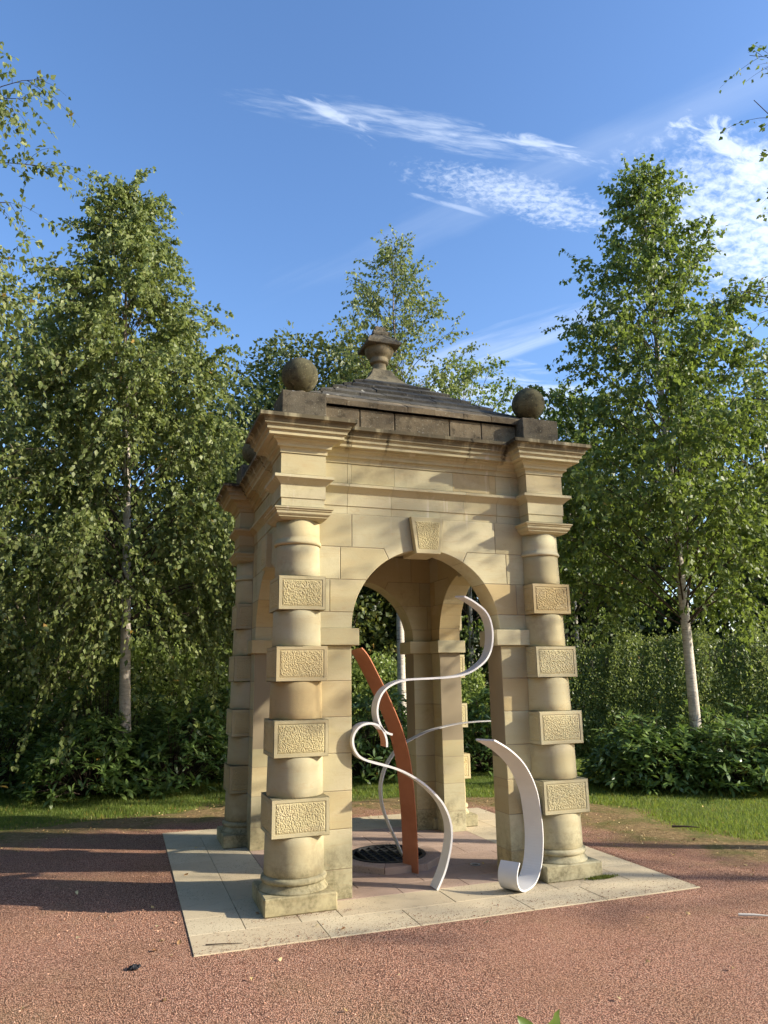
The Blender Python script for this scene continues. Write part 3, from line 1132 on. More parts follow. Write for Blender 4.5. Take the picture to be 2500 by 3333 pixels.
def build_wall(k):
    U = W if k % 2 == 0 else W - T
    # mortar core, a little back from the stone faces
    g = 0.0035
    n = 28
    outer = []
    core = MB()
    pts = [(0.671 + g, 0.0)] + [((RA + g) * math.cos(math.pi * i / n / 2), ZC + (RA + g) * math.sin(math.pi * i / n / 2)) for i in range(n + 1)]
    for s in (1, -1):
        U2 = U - 0.002
        V, Fc = [], []
        ring = pts + [(0.0, 2.932), (U2, 2.932), (U2, 0.0)]
        for y in (-W + g, -W + T - g):
            V += [(s * u, y, z) for u, z in ring]
        m = len(ring)
        # side strips
        for i in range(m):
            if i == m - 4:
                continue
            Fc.append((i, (i + 1) % m, m + (i + 1) % m, m + i))
        # faces as fan of quads towards the right / top borders
        for off in (0, m):
            for i in range(len(pts) - 1):
                pass
            Fc.append(tuple(off + i for i in range(m)))
        core.add(rot_pts(V, k), Fc)
    wall = core.build('arch_wall', MORTAR, PAV)
    fix_normals(wall.data)
    for s in (1, -1):
        for P, _ in wall_stones(U):
            Q = [(s * u, z) for u, z in P]
            V, Fc = stone_vf(Q, -W + random.uniform(-0.0006, 0.0006), -W + T, 0.0021, 0.0036)
            obj('wall_stone', fix_normals(mesh('wall_stone', rot_pts(V, k), Fc, SAND)), wall)
        # impost block
        u0, u1 = 0.618, (W + 0.04 if k % 2 == 0 else W - T - 0.042)
        x0, x1 = sorted((s * u0, s * u1))
        V, Fc = box_vf(x0, x1, -W - 0.04, -W + T + 0.04, 1.852, ZC, 0.004)
        obj('impost_stone', mesh('impost_stone', rot_pts(V, k), Fc, SAND), wall)
    # keystone
    P = [(-0.112, 2.615), (0.112, 2.615), (0.156, 2.932), (-0.156, 2.932)]
    V, Fc = stone_vf(P, -W - 0.052, -W + T + 0.01, 0.001, 0.004)
    ks = obj('keystone', fix_normals(mesh('keystone', rot_pts(V, k), Fc, SAND)), wall)
    V, Fc = relief_panel(0.235, 0.245, 64, 66, 0.006, 31 + k, taper=0.24)
    V = [(x, y - W - 0.051, z + 2.775) for x, y, z in V]
    V = rot_pts(V, k)
    b = len(ks.data.vertices)
    mb = MB()
    mb.add([tuple(v.co) for v in ks.data.vertices], [tuple(p.vertices) for p in ks.data.polygons])
    mb.add(V, Fc, 1)
    ks.data = mesh('keystone', mb.V, mb.F, [SAND, SAND_PANEL], False, mb.m)


for k in range(4):
    build_wall(k)

# entablature -------------------------------------------
FACE = 1.298
PR_ARCH = [(-0.12, 2.934), (-0.010, 2.934), (-0.010, 2.999), (-0.002, 3.001), (-0.002, 3.104), (0.004, 3.112), (0.016, 3.124), (0.033, 3.139), (0.052, 3.152), (0.056, 3.155), (0.056, 3.178), (0.0, 3.194), (-0.1, 3.200)]
PR_FRIEZE = [(-0.1, 3.196), (-0.001, 3.1965), (-0.001, 3.3665), (-0.1, 3.367)]
PR_CORN = [(-0.1, 3.3685), (0.009, 3.3685), (0.009, 3.3945), (0.012, 3.3955), (0.0135, 3.402), (0.020, 3.408), (0.033, 3.412), (0.038, 3.413), (0.038, 3.437), (0.043, 3.438), (0.046, 3.447),
           (0.056, 3.4555), (0.072, 3.460), (0.076, 3.461), (0.078, 3.477), (0.121, 3.4785), (0.121, 3.505), (0.126, 3.506), (0.128, 3.514), (0.141, 3.516), (0.141, 3.538), (0.146, 3.539), (0.148, 3.546), (0.156, 3.549),
           (0.162, 3.553), (0.164, 3.560), (0.162, 3.567), (0.167, 3.569), (0.169, 3.578), (0.175, 3.590), (0.188, 3.598), (0.206, 3.6015), (0.206, 3.631), (0.05, 3.655), (-0.1, 3.660)]
E = 0.70
CPATH = [(-W, -E), (-W, -0.928), (-FACE, -0.928), (-FACE, -FACE), (-0.928, -FACE), (-0.928, -W), (-E, -W)]
RETC = 0.70


def band(name, prof, splits):
    for k in range(4):
        e2 = 0.002
        path = [(-W, -E - e2)] + CPATH[1:-1] + [(-E - e2, -W)]
        V, Fc = sweep_vf(path, prof)
        obj(name, fix_normals(mesh(name, rot_pts(V, k), Fc, SAND)), ENT)
        xs = [-E] + splits + [E]
        for a, b in zip(xs[:-1], xs[1:]):
            V, Fc = sweep_vf([(a + 0.001, -W), (b - 0.001, -W)], prof)
            obj(name, fix_normals(mesh(name, rot_pts(V, k), Fc, SAND)), ENT)


# solid ring behind the bands
mb = MB()
for k in range(4):
    V, Fc = box_vf(-W + 0.02, W - 0.02, -W + 0.02, -W + T, 2.934, 3.66) if k % 2 == 0 else box_vf(-W + T, W - T, -W + 0.02, -W + T, 2.934, 3.66)
    mb.add(rot_pts(V, k), Fc)
    V, Fc = box_vf(-FACE + 0.02, -0.928 - 0.02, -FACE + 0.02, -0.928 - 0.02, 2.934, 3.655)
    mb.add(rot_pts(V, k), Fc)
ENT = mb.build('entablature', MORTAR, PAV)
band('architrave_stone', PR_ARCH, [-0.31, 0.375])
band('frieze_stone', PR_FRIEZE, [-0.665, -0.278, 0.275, 0.636])
band('cornice_stone', PR_CORN, [-0.397, 0.368])
# inner ceiling: stone slabs
mb = MB()
V, Fc = box_vf(-W + T + 0.001, W - T - 0.001, -W + T + 0.001, W - T - 0.001, 3.16, 3.30)
mb.add(V, Fc)
mb.build('ceiling', INNER, PAV)

# parapet course, pedestals, balls ----------------------
cheek = MB()
V, Fc = box_vf(-1.150, 1.150, -1.150, 1.150, 3.62, 3.860)
cheek.add(V, Fc)
PARA = cheek.build('parapet', DARKSTONE, PAV)
for k in range(4):
    xs = [-0.925, -0.597, -0.278, 0.248, 0.568, 0.925]
    if k % 2:
        xs = [-0.925, -0.5, 0.02, 0.47, 0.925]
    for a, b in zip(xs[:-1], xs[1:]):
        V, Fc = box_vf(a + 0.003, b - 0.003, -1.172 + random.uniform(-.002, .002), -1.145, 3.636, 3.858, 0.006)
        obj('parapet_stone', mesh('parapet_stone', rot_pts(V, k), Fc, MIDSTONE), PARA)


def ball_mesh():
    bm = bmesh.new()
    bmesh.ops.create_uvsphere(bm, u_segments=40, v_segments=28, radius=0.156)
    for v in bm.verts:
        v.co *= 1 + 0.012 * noise.noise(v.co * 9)
    me = bpy.data.meshes.new('ball')
    bm.to_mesh(me)
    bm.free()
    me.materials.append(BALLM)
    me.polygons.foreach_set('use_smooth', [True] * len(me.polygons))
    return me


BALLM = mat_weathered('lichened_ball', base=(0.085, 0.078, 0.045), pale=(0.17, 0.155, 0.08), dark=(0.035, 0.03, 0.02), lich=(0.32, 0.28, 0.15))
bme = ball_mesh()
for kx, ky in ((-1, -1), (1, -1), (1, 1), (-1, 1)):
    ped = obj('ball_pedestal', mesh('ball_pedestal', *box_vf(-0.186, 0.186, -0.186, 0.186, 0, 0.275, 0.006), DARKSTONE), PAV, loc=(kx * MC, ky * MC, 3.632))
    obj('ball_seat', mesh('ball_seat', *lathe_vf([(0.06, 0.27), (0.055, 0.30), (0.05, 0.345), (0.05, 0.36)], 24), DARKSTONE, True), ped)
    obj('ball', bme, ped, loc=(0, 0, 0.275 + 0.215), rot=(random.random(), random.random(), random.random() * 6))

# stone slab roof: pyramid of lapped courses -------------
ROOF = MB()
KR = 0.87


def roof_z(h):
    return 3.862 + KR * (1.2 - h) / 1.2


V = [(-1.16, -1.16, 3.845), (1.16, -1.16, 3.845), (1.16, 1.16, 3.845), (-1.16, 1.16, 3.845)] + [(sx * 0.2, sy * 0.2, roof_z(0.2) - 0.03) for sx, sy in ((-1, -1), (1, -1), (1, 1), (-1, 1))]
ROOF.add(V, [(0, 1, 5, 4), (1, 2, 6, 5), (2, 3, 7, 6), (3, 0, 4, 7), (4, 5, 6, 7), (3, 2, 1, 0)])
RF = ROOF.build('roof', SLATE, PAV)
courses = [1.205, 1.035, 0.870, 0.710, 0.555, 0.405, 0.27]
for k in range(4):
    for ci in range(len(courses) - 1):
        h0, h1 = courses[ci], courses[ci + 1] - 0.035
        t = 0.048 if ci == 0 else 0.030
        if ci == 0:
            js = [-0.905, -0.722, -0.441, -0.163, 0.097, 0.38, 0.66, 0.90] if k == 0 else [-0.905, -0.6, -0.3, 0.05, 0.33, 0.62, 0.90]
            js = [-h0] + js[0:] + [h0]
        else:
            w_ = random.uniform(0.24, 0.30)
            o = random.uniform(0.3, 0.7) * w_
            js = [-h0]
            x = -h0 + o
            while x < h0 - 0.06:
                js.append(x + random.uniform(-0.02, 0.02))
                x += w_
            js.append(h0)
        for a, b in zip(js[:-1], js[1:]):
            z0, z1 = roof_z(h0), roof_z(h1)
            lift = random.uniform(0, 0.006)
            edge_out = random.uniform(0.0, 0.012)
            f = h1 / h0

            def cl(x, h):
                return max(-h, min(h, x))
            a0, b0 = a + 0.002, b - 0.002
            P4 = [(a0, h0), (b0, h0), (cl(b0, h1), h1), (cl(a0, h1), h1)]
            if P4[2][0] - P4[3][0] < 0.004:
                if b0 <= -h1 + 0.01 or a0 >= h1 - 0.01:
                    # triangular hip piece
                    s = -1 if a0 < 0 else 1
                    edge = b0 if s < 0 else a0
                    hh = abs(edge)
                    P4 = [(a0, h0), (b0, h0), (edge, min(hh, h0))]
            else:
                if P4[3][0] != a0 and abs(a0) > h1:
                    pass
            V = []
            for (x, h) in P4:
                z = roof_z(h) + 0.004 + lift + (h0 - h) * -0.145
                V.append((x, -h, z))
            for (x, h) in P4:
                z = roof_z(h) + 0.004 + t + lift + (h0 - h) * -0.145
                V.append((x + random.uniform(-.001, .001), -h - (edge_out if h == h0 else 0), z))
            m = len(P4)
            Fc = [tuple(range(m))[::-1], tuple(range(m, 2 * m))] + [(i, (i + 1) % m, m + (i + 1) % m, m + i) for i in range(m)]
            obj('roof_slab', fix_normals(mesh('roof_slab', rot_pts(V, k), Fc, SLATE if ci else MIDSTONE)), RF)

# finial ------------------------------------------------
FIN = MB()
V, Fc = sqlathe_vf([(0.235, 4.530), (0.232, 4.575), (0.205, 4.60), (0.165, 4.645), (0.135, 4.69), (0.115, 4.735), (0.10, 4.765)])
FIN.add(V, Fc)
fo = FIN.build('finial', mat_weathered('finial_base_stone', base=(0.14, 0.12, 0.08), pale=(0.22, 0.19, 0.12)), PAV)
fix_normals(fo.data)
prof = [(0.098, 4.765), (0.088, 4.772), (0.079, 4.79), (0.073, 4.82), (0.071, 4.845), (0.072, 4.856), (0.080, 4.858), (0.098, 4.866), (0.100, 4.874), (0.099, 4.905), (0.096, 4.918), (0.100, 4.925),
        (0.118, 4.938), (0.137, 4.958), (0.150, 4.985), (0.155, 5.010), (0.154, 5.030), (0.148, 5.045)]
MIDFIN = mat_weathered('finial_bowl_stone', base=(0.24, 0.20, 0.12), pale=(0.29, 0.24, 0.15), dark=(0.12, 0.10, 0.06), lich=(0.3, 0.27, 0.17))
obj('finial_bowl', mesh('finial_bowl', *lathe_vf(prof, 48), MIDFIN, True), fo)
cap = MB()
V, Fc = sqlathe_vf([(0.15, 5.030), (0.178, 5.032), (0.183, 5.037), (0.183, 5.064), (0.176, 5.078), (0.150, 5.105), (0.115, 5.140), (0.094, 5.160), (0.088, 5.166), (0.092, 5.174), (0.090, 5.205), (0.078, 5.222), (0.064, 5.232), (0.062, 5.262), (0.054, 5.280), (0.03, 5.288)])
cap.add(V, Fc)
co = cap.build('finial_cap', DARKSTONE, fo)
bm = bmesh.new()
bm.from_mesh(co.data)
bmesh.ops.recalc_face_normals(bm, faces=bm.faces)
bmesh.ops.subdivide_edges(bm, edges=[e for e in bm.edges if e.calc_length() > 0.05], cuts=6, use_grid_fill=True)
for v in bm.verts:
    if v.co.z > 5.04:
        v.co += Vector((noise.noise(v.co * 22), noise.noise(v.co * 22 + Vector((5, 5, 5))), noise.noise(v.co * 30))) * 0.011
bm.to_mesh(co.data)
bm.free()

# ------------------------------------------------------------------ the bent metal ribbons
UNDER_LEAF = mat_leaf('undergrowth_leaf', (0.15, 0.20, 0.05), (0.26, 0.33, 0.09), (0.36, 0.42, 0.14), 0.45, 0.45, (0.50, 0.62, 0.12), 0.45, 0.01)
UP = [(-0.355, 1.158), (-0.396, 1.172), (-0.431, 1.198), (-0.456, 1.239), (-0.473, 1.292), (-0.478, 1.346), (-0.467, 1.409), (-0.437, 1.472), (-0.39, 1.518), (-0.316, 1.555), (-0.224, 1.576), (-0.117, 1.581),
      (0.06, 1.586), (0.226, 1.598), (0.34, 1.627), (0.436, 1.679), (0.512, 1.744), (0.557, 1.838), (0.572, 1.954), (0.555, 2.063), (0.515, 2.136), (0.453, 2.187), (0.382, 2.231), (0.317, 2.26)]
LO = [(-0.403, 1.066), (-0.404, 1.121), (-0.426, 1.182), (-0.464, 1.227), (-0.52, 1.248), (-0.578, 1.245), (-0.628, 1.224), (-0.666, 1.179), (-0.681, 1.128), (-0.671, 1.069), (-0.635, 1.013), (-0.58, 0.979),
      (-0.493, 0.95), (-0.38, 0.919), (-0.278, 0.882), (-0.176, 0.828), (-0.087, 0.768), (0.002, 0.688), (0.066, 0.611), (0.11, 0.517), (0.128, 0.425), (0.121, 0.325), (0.096, 0.227), (0.056, 0.116), (-0.01, 0.001)]
CU = [(0.032, -0.709, 0.001), (0.031, -0.71, 0.178), (0.025, -0.712, 0.395), (0.008, -0.719, 0.616), (-0.013, -0.728, 0.816), (-0.051, -0.745, 0.994), (-0.113, -0.771, 1.174), (-0.202, -0.809, 1.354),
      (-0.287, -0.845, 1.509), (-0.372, -0.881, 1.649), (-0.452, -0.915, 1.775), (-0.521, -0.944, 1.842)]
BK = [(0.085, -0.3, 0.001), (0.053, -0.3, 0.068), (-0.008, -0.3, 0.2), (-0.07, -0.3, 0.332), (-0.12, -0.3, 0.463), (-0.138, -0.3, 0.593), (-0.128, -0.3, 0.697), (-0.085, -0.3, 0.812), (-0.0, -0.3, 0.927), (0.067, -0.3, 0.983),
      (0.125, -0.3, 1.016), (0.236, -0.3, 1.063), (0.345, -0.3, 1.103), (0.465, -0.3, 1.129), (0.583, -0.3, 1.149), (0.695, -0.3, 1.162), (0.841, -0.3, 1.170), (0.989, -0.3, 1.172), (1.08, -0.3, 1.168)]
SCP = [(0.277, -1.689, 1.126), (0.407, -1.602, 1.072), (0.528, -1.521, 1.01), (0.652, -1.438, 0.927), (0.743, -1.378, 0.834), (0.807, -1.335, 0.743), (0.853, -1.305, 0.643), (0.876, -1.289, 0.522), (0.891, -1.28, 0.403),
       (0.886, -1.283, 0.288), (0.863, -1.298, 0.179), (0.819, -1.327, 0.088), (0.742, -1.379, 0.023), (0.649, -1.441, 0.006), (0.575, -1.49, 0.008), (0.515, -1.53, 0.040), (0.488, -1.548, 0.094), (0.494, -1.544, 0.156), (0.534, -1.517, 0.215)]


def smooth_curve(P, m=5):
    P = [Vector(p) for p in P]
    out = []
    for i in range(len(P) - 1):
        p0 = P[max(i - 1, 0)]
        p1, p2 = P[i], P[i + 1]
        p3 = P[min(i + 2, len(P) - 1)]
        for j in range(m):
            t = j / m
            out.append(0.5 * ((2 * p1) + (p2 - p0) * t + (2 * p0 - 5 * p1 + 4 * p2 - p3) * t * t + (-p0 + 3 * p1 - 3 * p2 + p3) * t ** 3))
    out.append(P[-1])
    # relax a little
    for _ in range(3):
        out = [out[0]] + [(out[i - 1] + out[i] * 2 + out[i + 1]) / 4 for i in range(1, len(out) - 1)] + [out[-1]]
    return out


def ribbon(P, ext, th=0.008, skew0=0.0, skew1=0.0, m=5):
    """bent flat bar: planar front edge curve P, the blade runs back along ext; returns verts, faces, side index per face"""
    P = smooth_curve(P, m)
    ext = Vector(ext)
    n = ext.normalized()
    V, Fc, side = [], [], []
    N = len(P)
    for i, p in enumerate(P):
        tg = (P[min(i + 1, N - 1)] - P[max(i - 1, 0)]).normalized()
        b = tg.cross(n).normalized()
        s = skew0 * max(0, 1 - i / 6) + skew1 * max(0, 1 - (N - 1 - i) / 6)
        off = tg * s
        c = 0.0012
        for (e, o) in ((0, -1), (0, 1), (1, 1), (1, -1)):
            V.append(p + b * (o * th / 2) + ext * e + (off if e else Vector()))
    for i in range(N - 1):
        a = i * 4
        for q in range(4):
            Fc.append((a + q, a + (q + 1) % 4, a + 4 + (q + 1) % 4, a + 4 + q))
            side.append(q)
    Fc.append((0, 3, 2, 1))
    Fc.append(tuple((N - 1) * 4 + q for q in range(4)))
    side += [0, 0]
    return V, Fc, side


def bevel_obj(o, w=0.0012):
    md = o.modifiers.new('soft_edge', 'BEVEL')
    md.width = w
    md.segments = 1
    md.limit_method = 'ANGLE'
    md.angle_limit = 1.0


GR = 'bent metal ribbons of the sculpture in the arch'
sr = empty('ribbon_sculpture', (-0.01, -1.14, 0))
tag(sr, 'white S-curved steel ribbons looping one above the other in the front arch', 'sculpture', GR)
off = Vector((-0.01, -1.14, 0))
V, Fc, sd_ = ribbon([(x, -1.203, z) for x, z in LO], (0, 0.134, 0), 0.016)
o = obj('lower_ribbon', mesh('lower_ribbon', [v - off for v in V], Fc, [WHITE, COPPER], True, [1 if (s == 1 and i < 12 * 4) else 0 for i, s in enumerate(sd_)]), sr)
o['label'] = 'lower white ribbon with a copper lined hook and one foot on the paving'
o2 = o
V, Fc, sd_ = ribbon([(x, -1.203, z) for x, z in UP], (0, 0.134, 0), 0.015, skew1=0.03)
o = obj('upper_ribbon', mesh('upper_ribbon', [v - off for v in V], Fc, [WHITE, COPPER], True), sr)
o['label'] = 'upper white ribbon looping against the right side of the arch'
for q in (o, o2):
    q.data.polygons.foreach_set('use_smooth', [False] * len(q.data.polygons))
V, Fc, sd_ = ribbon(CU, (-0.0705, 0.166, 0), 0.009, skew1=-0.03)
o = obj('copper_strip', mesh('copper_strip', V, Fc, COPPER))
tag(o, 'tall copper coloured metal strip rising behind the white ribbons', 'sculpture', GR)
V, Fc, sd_ = ribbon(BK, (0, 0.085, 0), 0.008)
o = obj('back_ribbon', mesh('back_ribbon', V, Fc, WHITE))
tag(o, 'thin grey-white ribbon arching behind the copper strip to the right pier', 'sculpture', GR)
V, Fc, sd_ = ribbon(SCP, (-0.0885, 0.1328, 0), 0.013)
V = [v + Vector((0, -0.012, 0)) for v in V]
o = obj('curled_ribbon', mesh('curled_ribbon', V, Fc, WHITE))
tag(o, 'wide white metal ribbon curled into a hook at its foot beside the right column', 'sculpture', GR)

# ------------------------------------------------------------------ vegetation


def tube_np(paths, radii, sides=5):
    """paths: list of (n,3) arrays, radii: list of (n,) arrays -> V, quads"""
    VV, QQ = [], []
    base = 0
    for P, r in zip(paths, radii):
        n = len(P)
        tg = np.gradient(P, axis=0)
        tg /= np.linalg.norm(tg, axis=1)[:, None] + 1e-9
        ref = np.array([0.0, 0, 1.0]) if abs(tg[0][2]) < 0.8 else np.array([1.0, 0, 0])
        a = np.cross(tg, ref)
        a /= np.linalg.norm(a, axis=1)[:, None] + 1e-9
        b = np.cross(tg, a)
        th = np.arange(sides) * 2 * np.pi / sides
        ring = P[:, None] + r[:, None, None] * (np.cos(th)[None, :, None] * a[:, None] + np.sin(th)[None, :, None] * b[:, None])
        VV.append(ring.reshape(-1, 3))
        i = np.arange(n - 1)[:, None] * sides
        j = np.arange(sides)[None]
        jn = (j + 1) % sides
        q = np.stack([i + j, i + jn, i + sides + jn, i + sides + j], -1).reshape(-1, 4) + base
        QQ.append(q)
        base += n * sides
    return np.concatenate(VV), np.concatenate(QQ)


def leaves_np(P, A, size, width=0.62, fold=0.25, seed=0, shape='diamond'):
    """P base points (N,3), A unit axes (N,3); returns V, tris, tone"""
    rg = np.random.default_rng(seed)
    n = len(P)
    A = A / (np.linalg.norm(A, axis=1)[:, None] + 1e-9)
    rv = rg.normal(size=(n, 3))
    S = np.cross(A, rv)
    S /= np.linalg.norm(S, axis=1)[:, None] + 1e-9
    Nn = np.cross(A, S)
    s = size * rg.uniform(0.65, 1.2, n)
    L = s[:, None]
    w = (s * width * 0.5 * rg.uniform(0.85, 1.15, n))[:, None]
    f = (s * fold * rg.uniform(0.0, 1.0, n) * 0.5)[:, None]
    if shape == 'diamond':
        p0 = P
        p1 = P + A * L * 0.36 + S * w + Nn * f
        p2 = P + A * L + Nn * f * 0.3
        p3 = P + A * L * 0.36 - S * w + Nn * f
        V = np.stack([p0, p1, p2, p3], 1).reshape(-1, 3)
        b = np.arange(n)[:, None] * 4
        T = np.concatenate([b + np.array([[0, 1, 2]]), b + np.array([[0, 2, 3]])], 0)
        k = 4
    else:  # long leaf, six corners
        p = [P, P + A * L * .3 + S * w * .8 + Nn * f, P + A * L * .7 + S * w * .9 + Nn * f * .6, P + A * L - Nn * f, P + A * L * .7 - S * w * .9 + Nn * f * .6, P + A * L * .3 - S * w * .8 + Nn * f]
        V = np.stack(p, 1).reshape(-1, 3)
        b = np.arange(n)[:, None] * 6
        T = np.concatenate([b + np.array([[i, j, k_]]) for i, j, k_ in ((0, 1, 5), (1, 2, 4), (1, 4, 5), (2, 3, 4))], 0)
        k = 6
    tone = np.repeat(rg.random(n), k)
    return V, T, tone


def interp(xs, xp, fp):
    return np.interp(xs, xp, fp)


def birch(name, base, H, r0, lean, crown, nb, ntw, leaf, mat, seed, droop=0.6, label='', cat='tree', group=None, per_twig=12, trunk_mat=None, elev=42, twiglen=(0.35, 0.9), density=1.0, curve=None, z_start=1.2, extra=None, leafw=0.68, wob=0.018, low=0.92):
    """crown: list of (z/H, radius) giving the silhouette; branches reach that radius"""
    rg = np.random.default_rng(seed)
    base = np.array(base, float)
    nt = 22
    t = np.linspace(0, 1, nt)
    wob = np.cumsum(rg.normal(0, wob, (nt, 2)), axis=0)
    tr = np.zeros((nt, 3))
    tr[:, 2] = t * H * 0.97
    tr[:, 0] = lean[0] * t + wob[:, 0] * t
    tr[:, 1] = lean[1] * t + wob[:, 1] * t
    tr += base
    tr[0, 2] -= 0.15
    rad = r0 * np.clip((1 - t) ** 0.85, 0.03, 1)
    rad[0] *= 1.25
    V, Q = tube_np([tr], [rad], 14)
    root = empty(name, tuple(base))
    tag(root, label, cat, group)
    bl = Vector(base)

    def off(V):
        return V - base
    obj('trunk', fast_mesh('trunk', off(V), quads=Q, mats=trunk_mat or BARK, smooth=True), root)
    cz = np.array([c[0] for c in crown]) * H
    cr = np.array([c[1] for c in crown])
    paths, rads = [], []
    tp, trd = [], []
    LP, LA = [], []
    for i in range(nb):
        u = (i + rg.random()) / nb
        # branch START height; denser to the top
        zf = z_start + (H * 0.97 - z_start) * (u ** low)
        az = i * 2.39996 + rg.normal(0, 0.35)
        tt = zf / (H * 0.97)
        dro = droop * (1 - 0.75 * tt ** 2)
        st = np.array([np.interp(tt, t, tr[:, k]) for k in range(3)])
        e = math.radians(min(80, elev + rg.normal(0, 9) + 32 * tt ** 1.5))
        R = float(np.interp(zf, cz, cr))
        for _ in range(3):
            rise = R / max(0.35, math.cos(e) * 0.75 + 0.25) * math.sin(e) * (1 - dro * 0.62)
            R = 0.5 * R + 0.5 * float(np.interp(zf + rise, cz, cr, right=0.12))
        R = max(R * rg.uniform(0.68, 1.10), 0.14)
        L = R / max(0.35, math.cos(e) * 0.75 + 0.25)
        m = 9
        s = np.linspace(0, 1, m)
        d = np.array([math.cos(az), math.sin(az), 0])
        hor = R * (s ** 0.95)
        up = L * math.sin(e) * (s - dro * 0.62 * s ** 2.4)
        P = st + d[None] * hor[:, None] + np.array([0, 0, 1.0])[None] * up[:, None]
        P += np.cumsum(rg.normal(0, 0.018 * R, (m, 3)), axis=0) * s[:, None]
        rb = max(0.005, r0 * 0.17 * (1 - tt) ** 0.6 * min(1, R))
        paths.append(P)
        rads.append(rb * (1 - 0.85 * s) + 0.002)
        k = max(3, int(ntw * (0.35 + R / max(cr))))
        for j in range(k):
            q = rg.uniform(0.12, 1.0) ** 0.75
            sp = np.array([np.interp(q, s, P[:, c]) for c in range(3)])
            tl = rg.uniform(*twiglen) * (0.6 + 0.5 * (1 - tt))
            ta = az + rg.normal(0, 0.95)
            el = rg.normal(0.25 - dro * 0.5, 0.45) + 0.45 * tt
            dd = np.array([math.cos(ta) * math.cos(el), math.sin(ta) * math.cos(el), math.sin(el)])
            mm = 5
            ss = np.linspace(0, 1, mm)
            TP = sp + dd[None] * (tl * ss)[:, None] + np.array([0, 0, -1.0])[None] * (tl * dro * 0.9 * ss ** 2)[:, None]
            tp.append(TP)
            trd.append(np.full(mm, 0.0032) * (1 - 0.6 * ss))
            nl = max(3, int(per_twig * tl / 0.6 * density))
            lq = rg.uniform(0.08, 1.05, nl)
            lp = np.stack([np.interp(lq, ss, TP[:, c]) for c in range(3)], -1)
            lp += rg.normal(0, 0.026, lp.shape)
            la = dd[None] * 0.4 + rg.normal(0, 0.62, (nl, 3)) + np.array([0, 0, -0.95])
            LP.append(lp)
            LA.append(la)
    V, Q = tube_np(paths, rads, 5)
    obj('branches', fast_mesh('branches', off(V), quads=Q, mats=TWIG, smooth=True), root)
    V, Q = tube_np(tp, trd, 3)
    tw = obj('twigs', fast_mesh('twigs', off(V), quads=Q, mats=TWIG), root)
    P = np.concatenate(LP)
    A = np.concatenate(LA)
    V, T_, tone = leaves_np(P, A, leaf, leafw, 0.35, seed)
    obj('crown', fast_mesh('crown', off(V), tris=T_, mats=mat, attr={'tone': tone}), root)
    return root


def broadleaf(name, base, H, r0, R, leaf, mat, seed, label, n_cl=46, per=420, cat='tree', group=None, z0=0.25, lean=(0, 0), flat=0.75, trunk=True, clr=None, bark=None):
    """rounder tree: limbs ending in leaf clumps of uneven size"""
    rg = np.random.default_rng(seed)
    base = np.array(base, float)
    root = empty(name, tuple(base))
    tag(root, label, cat, group)
    t = np.linspace(0, 1, 12)
    tr = np.stack([lean[0] * t + 0.15 * np.sin(t * 3 + seed), lean[1] * t, t * H * 0.9], -1)
    paths = [tr]
    rads = [r0 * (1 - 0.85 * t)]
    LP, LA = [], []
    for i in range(n_cl):
        az = i * 2.39996 + rg.normal(0, 0.3)
        w = rg.random()
        v = z0 + (1 - z0) * ((i + 0.5) / n_cl)
        prof = math.sqrt(max(0.02, 1 - ((v - 0.55) / 0.5) ** 2)) if v > 0.55 else 0.72 + 0.28 * math.sin((v - z0) / (0.55 - z0 + 1e-6) * math.pi / 2)
        rr = R * prof * (0.35 + 0.65 * rg.random() ** 0.5)
        c = np.array([math.cos(az) * rr + lean[0] * v, math.sin(az) * rr + lean[1] * v, v * H - 0.3])
        cs = (clr or R * 0.36) * rg.uniform(0.6, 1.25)
        st = np.array([np.interp(max(0.12, v - 0.22), t, tr[:, k]) for k in range(3)])
        s = np.linspace(0, 1, 6)
        mid = (st + c) / 2 + np.array([0, 0, -0.1 * R])
        P = ((1 - s) ** 2)[:, None] * st + (2 * s * (1 - s))[:, None] * mid + (s ** 2)[:, None] * c
        paths.append(P)
        rads.append(r0 * 0.28 * (1 - 0.8 * s))
        n = int(per * (cs / (clr or R * 0.36)) ** 2)
        d = rg.normal(size=(n, 3))
        d /= np.linalg.norm(d, axis=1)[:, None]
        rad = cs * (0.35 + 0.65 * rg.random(n) ** 0.45)
        bumps = 1 + 0.25 * np.sin(d[:, 0] * 5 + i) * np.cos(d[:, 1] * 6 + 2 * i)
        p = c + d * (rad * bumps)[:, None] * np.array([1, 1, flat])
        LP.append(p)
        LA.append(d * 0.6 + rg.normal(0, 0.6, (n, 3)) + np.array([0, 0, -0.25]))
    V, Q = tube_np(paths, rads, 6)
    if trunk:
        V0, Q0 = tube_np([paths[0]], [rads[0]], 10)
        obj('trunk', fast_mesh('trunk', V0, quads=Q0, mats=bark or BROWNBARK, smooth=True), root)
        V, Q = tube_np(paths[1:], rads[1:], 5)
    obj('branches', fast_mesh('branches', V, quads=Q, mats=bark or BROWNBARK, smooth=True), root)
    P = np.concatenate(LP)
    A = np.concatenate(LA)
    V, T_, tone = leaves_np(P, A, leaf, 0.75, 0.3, seed + 1)
    obj('crown', fast_mesh('crown', V, tris=T_, mats=mat, attr={'tone': tone}), root)
    return root


CAMX, CAMY = -2.374, -6.758


def polar(deg, D, z=0.0):
    """a point at a bearing (degrees clockwise from north=+y) and distance from where the photographer stood"""
    a = math.radians(deg)
    return (CAMX + D * math.sin(a), CAMY + D * math.cos(a), z)


